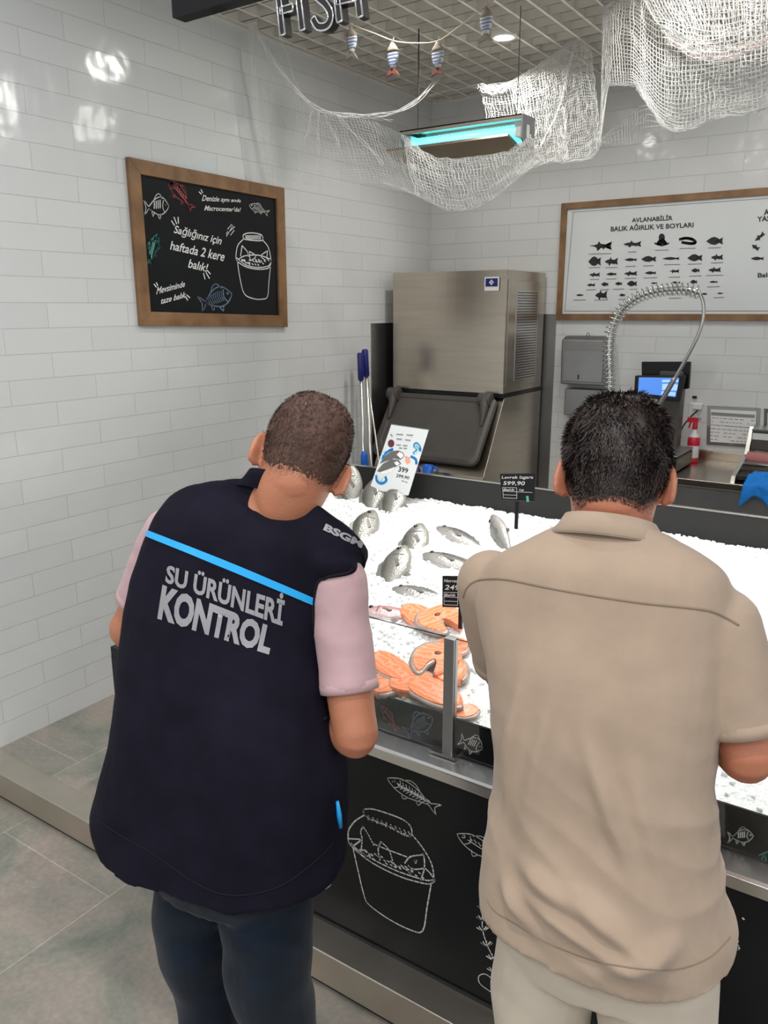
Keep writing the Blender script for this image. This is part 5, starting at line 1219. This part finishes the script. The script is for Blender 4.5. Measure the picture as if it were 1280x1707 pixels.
for txt, q, bo in (('SU ÜRÜNLERİ', [(281, 932), (476, 990), (470, 1044), (276, 971)], .034), ('KONTROL', [(272, 974), (458, 1046), (448, 1092), (263, 1032)], .05)):
    decal_text(vt, txt, *q, bo).build('reflective_lettering', 'silver', vest, smooth=True)
decal_text(vt, 'BSGM', (543, 873), (606, 903), (601, 914), (538, 884), .05).build('shoulder_lettering', 'silver', vest, smooth=True)
g = G(); seam(g, vt, [(152, 1358), (190, 1385), (262, 1428), (320, 1468), (370, 1490), (420, 1490), (470, 1475), (520, 1440), (556, 1405)], .0014); seam(g, vt, [(243, 896), (300, 920), (400, 960), (480, 993), (556, 1027)], .0012); g.build('stitching', 'piping', vest, smooth=True)
# armhole binding: where each sleeve leaves the vest
for a, b, r_ in ((shL, elL, .0565), (shR, elR, .0555)):
    a, b = V(a), V(b); d = (b-a).normalized(); X = d.orthogonal().normalized(); Y = d.cross(X); ring = []
    for k in range(40):
        rad = (X*cos(2*pi*k/40)+Y*sin(2*pi*k/40))*r_; q = None
        for m_ in range(60):
            t_ = a+d*(.24-.005*m_)+rad; loc, nr, ix, ds = vt.find_nearest(t_)
            if (t_-loc).dot(nr) < 0: q = loc+nr*.0005; break
        ring.append(q)
    seg = []
    g = G()
    for q in ring+ring[:2]+[None]:
        if q is None or (seg and (q-seg[-1]).length > .035):
            if len(seg) > 2: g.tube(seg, .0030, 6)
            seg = [] if q is None else [q]
        else: seg.append(q)
    if g.v: g.build('armhole_binding', 'piping', vest, smooth=True)
# standing collar
g = G(); c = V((2.028, 1.088, 1.435)); ax = (nb-V((2.005, 1.085, 1.38))).normalized(); X, Y = basis(12, 35, 10)
g.loft([superring(c+ax*h, a_, b_, X, Y, 36, 2.1) for h, a_, b_ in ((-.02, .080, .072), (.012, .072, .066), (.030, .070, .064), (.031, .066, .060), (-.01, .066, .060))], caps=False); g.build('collar', 'vest', vest, smooth=True)
q0, q1 = hit(vt, 560, 1335, .003), hit(vt, 565, 1378, .003)
if q0 and q1: G().tube([q0, q0.lerp(q1, .5)+V((.003, -.003, 0)), q1], [.003, .005, .004], 8).build('zip_pull', 'cyan', vest, smooth=True)
# trousers
g = G(); leg_set(g, HIP1, [[(x, y, z, r+(.004 if i > 3 else 0)) for i, (x, y, z, r) in enumerate(L)] for L in LEGS1], .004)
def wr_tr(co, n): q = V((co.x*8, co.y*8, co.z*14)); return .0035*noise.noise(q)+.002*noise.noise(V((co.x*20, co.y*20, co.z*6)))
rg = remesh(g, .006, 3, wr_tr); tr = rg.build('trousers', 'jeans', P1, smooth=True)
shoe(P1, 1.925, .90, 12); shoe(P1, 2.11, .93, 6)
# ------------------------------------------------------------------ person in the taupe shirt
SHIRT = [(2.615, 1.25, 1.42, 0.086, 0.08, 6, 25, 0), (2.622, 1.245, 1.385, 0.153, 0.1, 6, 20, 0), (2.605, 1.235, 1.34, 0.197, 0.12, 6, 18, 0), (2.601, 1.23, 1.27, 0.212, 0.135, 6, 15, 0), (2.617, 1.21, 1.18, 0.196, 0.145, 6, 12, 0), (2.628, 1.19, 1.08, 0.182, 0.145, 6, 8, 0), (2.644, 1.17, 0.98, 0.181, 0.14, 6, 5, 0), (2.656, 1.15, 0.9, 0.19, 0.145, 6, 2, 0), (2.667, 1.14, 0.83, 0.203, 0.15, 6, 0, 0), (2.672, 1.13, 0.785, 0.200, 0.15, 6, 0, 0)]
HM2 = head_matrix((2.597, 1.275, 1.518), 15, 24, 1) @ Matrix.Scale(.97, 4)
P2 = thing('person', 'person with dark wavy hair in taupe short-sleeved shirt and stone trousers, back turned', 'person', (2.68, 1.13, -.12))
nb2 = HM2 @ V((0, -.024, -.060))
LEGS2 = [[(2.60, 1.125, .74, .095), (2.583, 1.115, .64, .088), (2.581, 1.115, .55, .082), (2.582, 1.13, .38, .068), (2.585, 1.115, .15, .060), (2.585, 1.10, -.07, .050)], [(2.762, 1.135, .74, .095), (2.772, 1.13, .64, .088), (2.781, 1.13, .55, .084), (2.79, 1.145, .38, .070), (2.795, 1.13, .15, .060), (2.80, 1.115, -.07, .050)]]
HIP2 = [(2.660, 1.16, .94, .165, .11, 6, 3, 0), (2.668, 1.145, .86, .172, .115, 6, 0, 0), (2.674, 1.135, .78, .178, .120, 6, 0, 0), (2.676, 1.13, .70, .170, .105, 6, 0, 0)]
s2L, e2L, w2L = (2.403, 1.222, 1.297), (2.398, 1.318, 1.080), (2.53, 1.49, 1.10)
s2R, e2R, w2R = (2.785, 1.250, 1.295), (2.846, 1.225, 1.105), (2.72, 1.42, 1.09)
body = G(); bloft(body, SHIRT[1:], -.022, -.02); leg_set(body, HIP2, LEGS2, -.012)
limb(body, [(2.612, 1.24, 1.38, .072), (2.608, 1.245, 1.43, .062), (*nb2.lerp(V((2.608, 1.245, 1.43)), .4), .059), (*nb2, .055)], 24)
for q in LEGS2: x, y, z, r = q[-1]; limb(body, [(x, y, z, .045), (x-.01, y+.06, z-.01, .036), (x-.02, y+.13, z-.025, .026)])
arm(body, s2L, e2L, w2L); arm(body, s2R, e2R, w2R)
hand(body, w2L, (.45, .8, -.2), (-.45, .3, .8), (.85, -.45, .3)); hand(body, w2R, (-.6, .75, 0), (.45, .4, .8), (-.7, -.5, .5))
hg = head_geo().xf(HM2 @ Matrix.Scale(1.0, 4)); body.merge(hg); ht = bvh(hg)
rb = remesh(body, .0042, 2); rb.build('body', 'skin2', P2, smooth=True)
for s in (-1, 1):
    g = G(); g.ball(HM2 @ V((s*.031, .0865, -.016)), .0085, 14, 10); e = g.build('eye', 'eye', P2, smooth=True); g = G(); g.ball(HM2 @ V((s*.031, .0925, -.016)), .0042, 10, 8); g.build('iris', 'ink', e, smooth=True)
make_hair(P2, HM2, ht, 'hair', .0075, 20000, .016, .0010, seed=4, wave=.50)
g = G(); bloft(g, SHIRT, 0, 0, 5)
S2l = [(*V(s2L), .061), (*V(cuffpt(s2L, e2L, .4)), .064), (*V(cuffpt(s2L, e2L, .82)), .060)]; S2r = [(*V(s2R), .060), (*V(cuffpt(s2R, e2R, .4)), .063), (*V(cuffpt(s2R, e2R, .80)), .060)]
sleeve(g, S2l); sleeve(g, S2r)
def fold(co, ax, dr, wd, ln, amp):
    """one soft cloth ridge: centre, direction, half width, half length"""
    q = co-V(ax); dr = V(dr).normalized(); s = q.dot(dr); p_ = (q-dr*s).length
    return 2.6*amp*math.exp(-(s/ln)**2-((p_)/wd)**2)
FO = [((2.60, 1.0, .92), (.9, .1, -.35), .016, .10, .010), ((2.70, 1.0, .90), (.85, .1, -.5), .016, .11, .011), ((2.68, 1.0, .86), (.95, .1, -.3), .014, .12, .008), ((2.79, 1.02, .86), (.8, .2, .45), .018, .09, .009), ((2.56, 1.0, .87), (.8, 0, -.6), .014, .07, .008),
      ((2.74, 1.05, 1.07), (.35, 0, -.9), .016, .12, .008), ((2.70, 1.05, 1.03), (.4, 0, -.9), .014, .12, .006), ((2.53, 1.06, 1.12), (.05, 0, 1), .014, .13, .006), ((2.58, 1.05, 1.08), (.08, 0, 1), .014, .15, .005), ((2.77, 1.08, 1.19), (.3, 0, -.9), .014, .08, .008)]
def wr_shirt(co, n):
    q = V((co.x*10+co.z*3, co.y*8, co.z*4)); lo = max(0, min(1, (1.25-co.z)/.3)); v_ = lo*(.009*noise.noise(q)+.006*(.5-abs(noise.noise(V((co.x*7+co.z*11, co.y*6, co.z*8))))*2))+.0012*noise.noise(co*22)
    if n.y < .2: v_ += sum(fold(co, *f) for f in FO)
    return v_
rg = remesh(g, .0055, 3, wr_shirt); shirt = rg.build('shirt', 'beige', P2, smooth=True); st_ = bvh(rg)
band(S2l, -.016, .004, .0600, 'sleeve_cuff', 'beige', shirt); band(S2r, -.016, .004, .0600, 'sleeve_cuff', 'beige', shirt)
g = G(); seam(g, st_, [(772, 996), (778, 980), (792, 969), (816, 965), (850, 967), (909, 979), (976, 991), (1061, 1004), (1162, 1015), (1196, 1023), (1231, 1042)], .0021, -.0002, 8); g.build('yoke_seam', 'seam', shirt, smooth=True)
g = G(); seam(g, st_, [(812, 1500), (826, 1520), (860, 1541), (911, 1571), (978, 1598), (1036, 1611), (1098, 1617), (1141, 1613), (1185, 1594), (1217, 1562)], .0012, 0, 8); g.build('hem_stitching', 'seam', shirt, smooth=True)
g = G(); c = V((2.608, 1.230, 1.432)); ax = (nb2-V((2.612, 1.24, 1.38))).normalized(); X, Y = basis(8, 24, 0)
g.loft([superring(c+ax*h, a_, b_, X, Y, 40, 2.1) for h, a_, b_ in ((-.02, .064, .062), (.004, .066, .064), (.011, .068, .066), (.010, .072, .070), (-.008, .083, .079), (-.026, .099, .090), (-.030, .097, .088), (-.028, .092, .082))], caps=False); g.build('collar', 'beige', shirt, smooth=True)
G().tube(superring(c+ax*-.0295, .0985, .0895, X, Y, 60, 2.1), .0015, 6, closed=True).build('collar_shade_line', 'seam', shirt, smooth=True)  # darker seam-coloured line standing in for shade under the collar fold
g = G(); leg_set(g, HIP2, LEGS2, .004)
rg = remesh(g, .006, 3, lambda co, n: .0035*noise.noise(V((co.x*12+co.z*8, co.y*9, co.z*13)))+.002*noise.noise(V((co.x*22, co.y*20, co.z*7)))); tr = rg.build('trousers', 'stone', P2, smooth=True)
shoe(P2, 2.585, 1.11, 8); shoe(P2, 2.80, 1.125, 2)
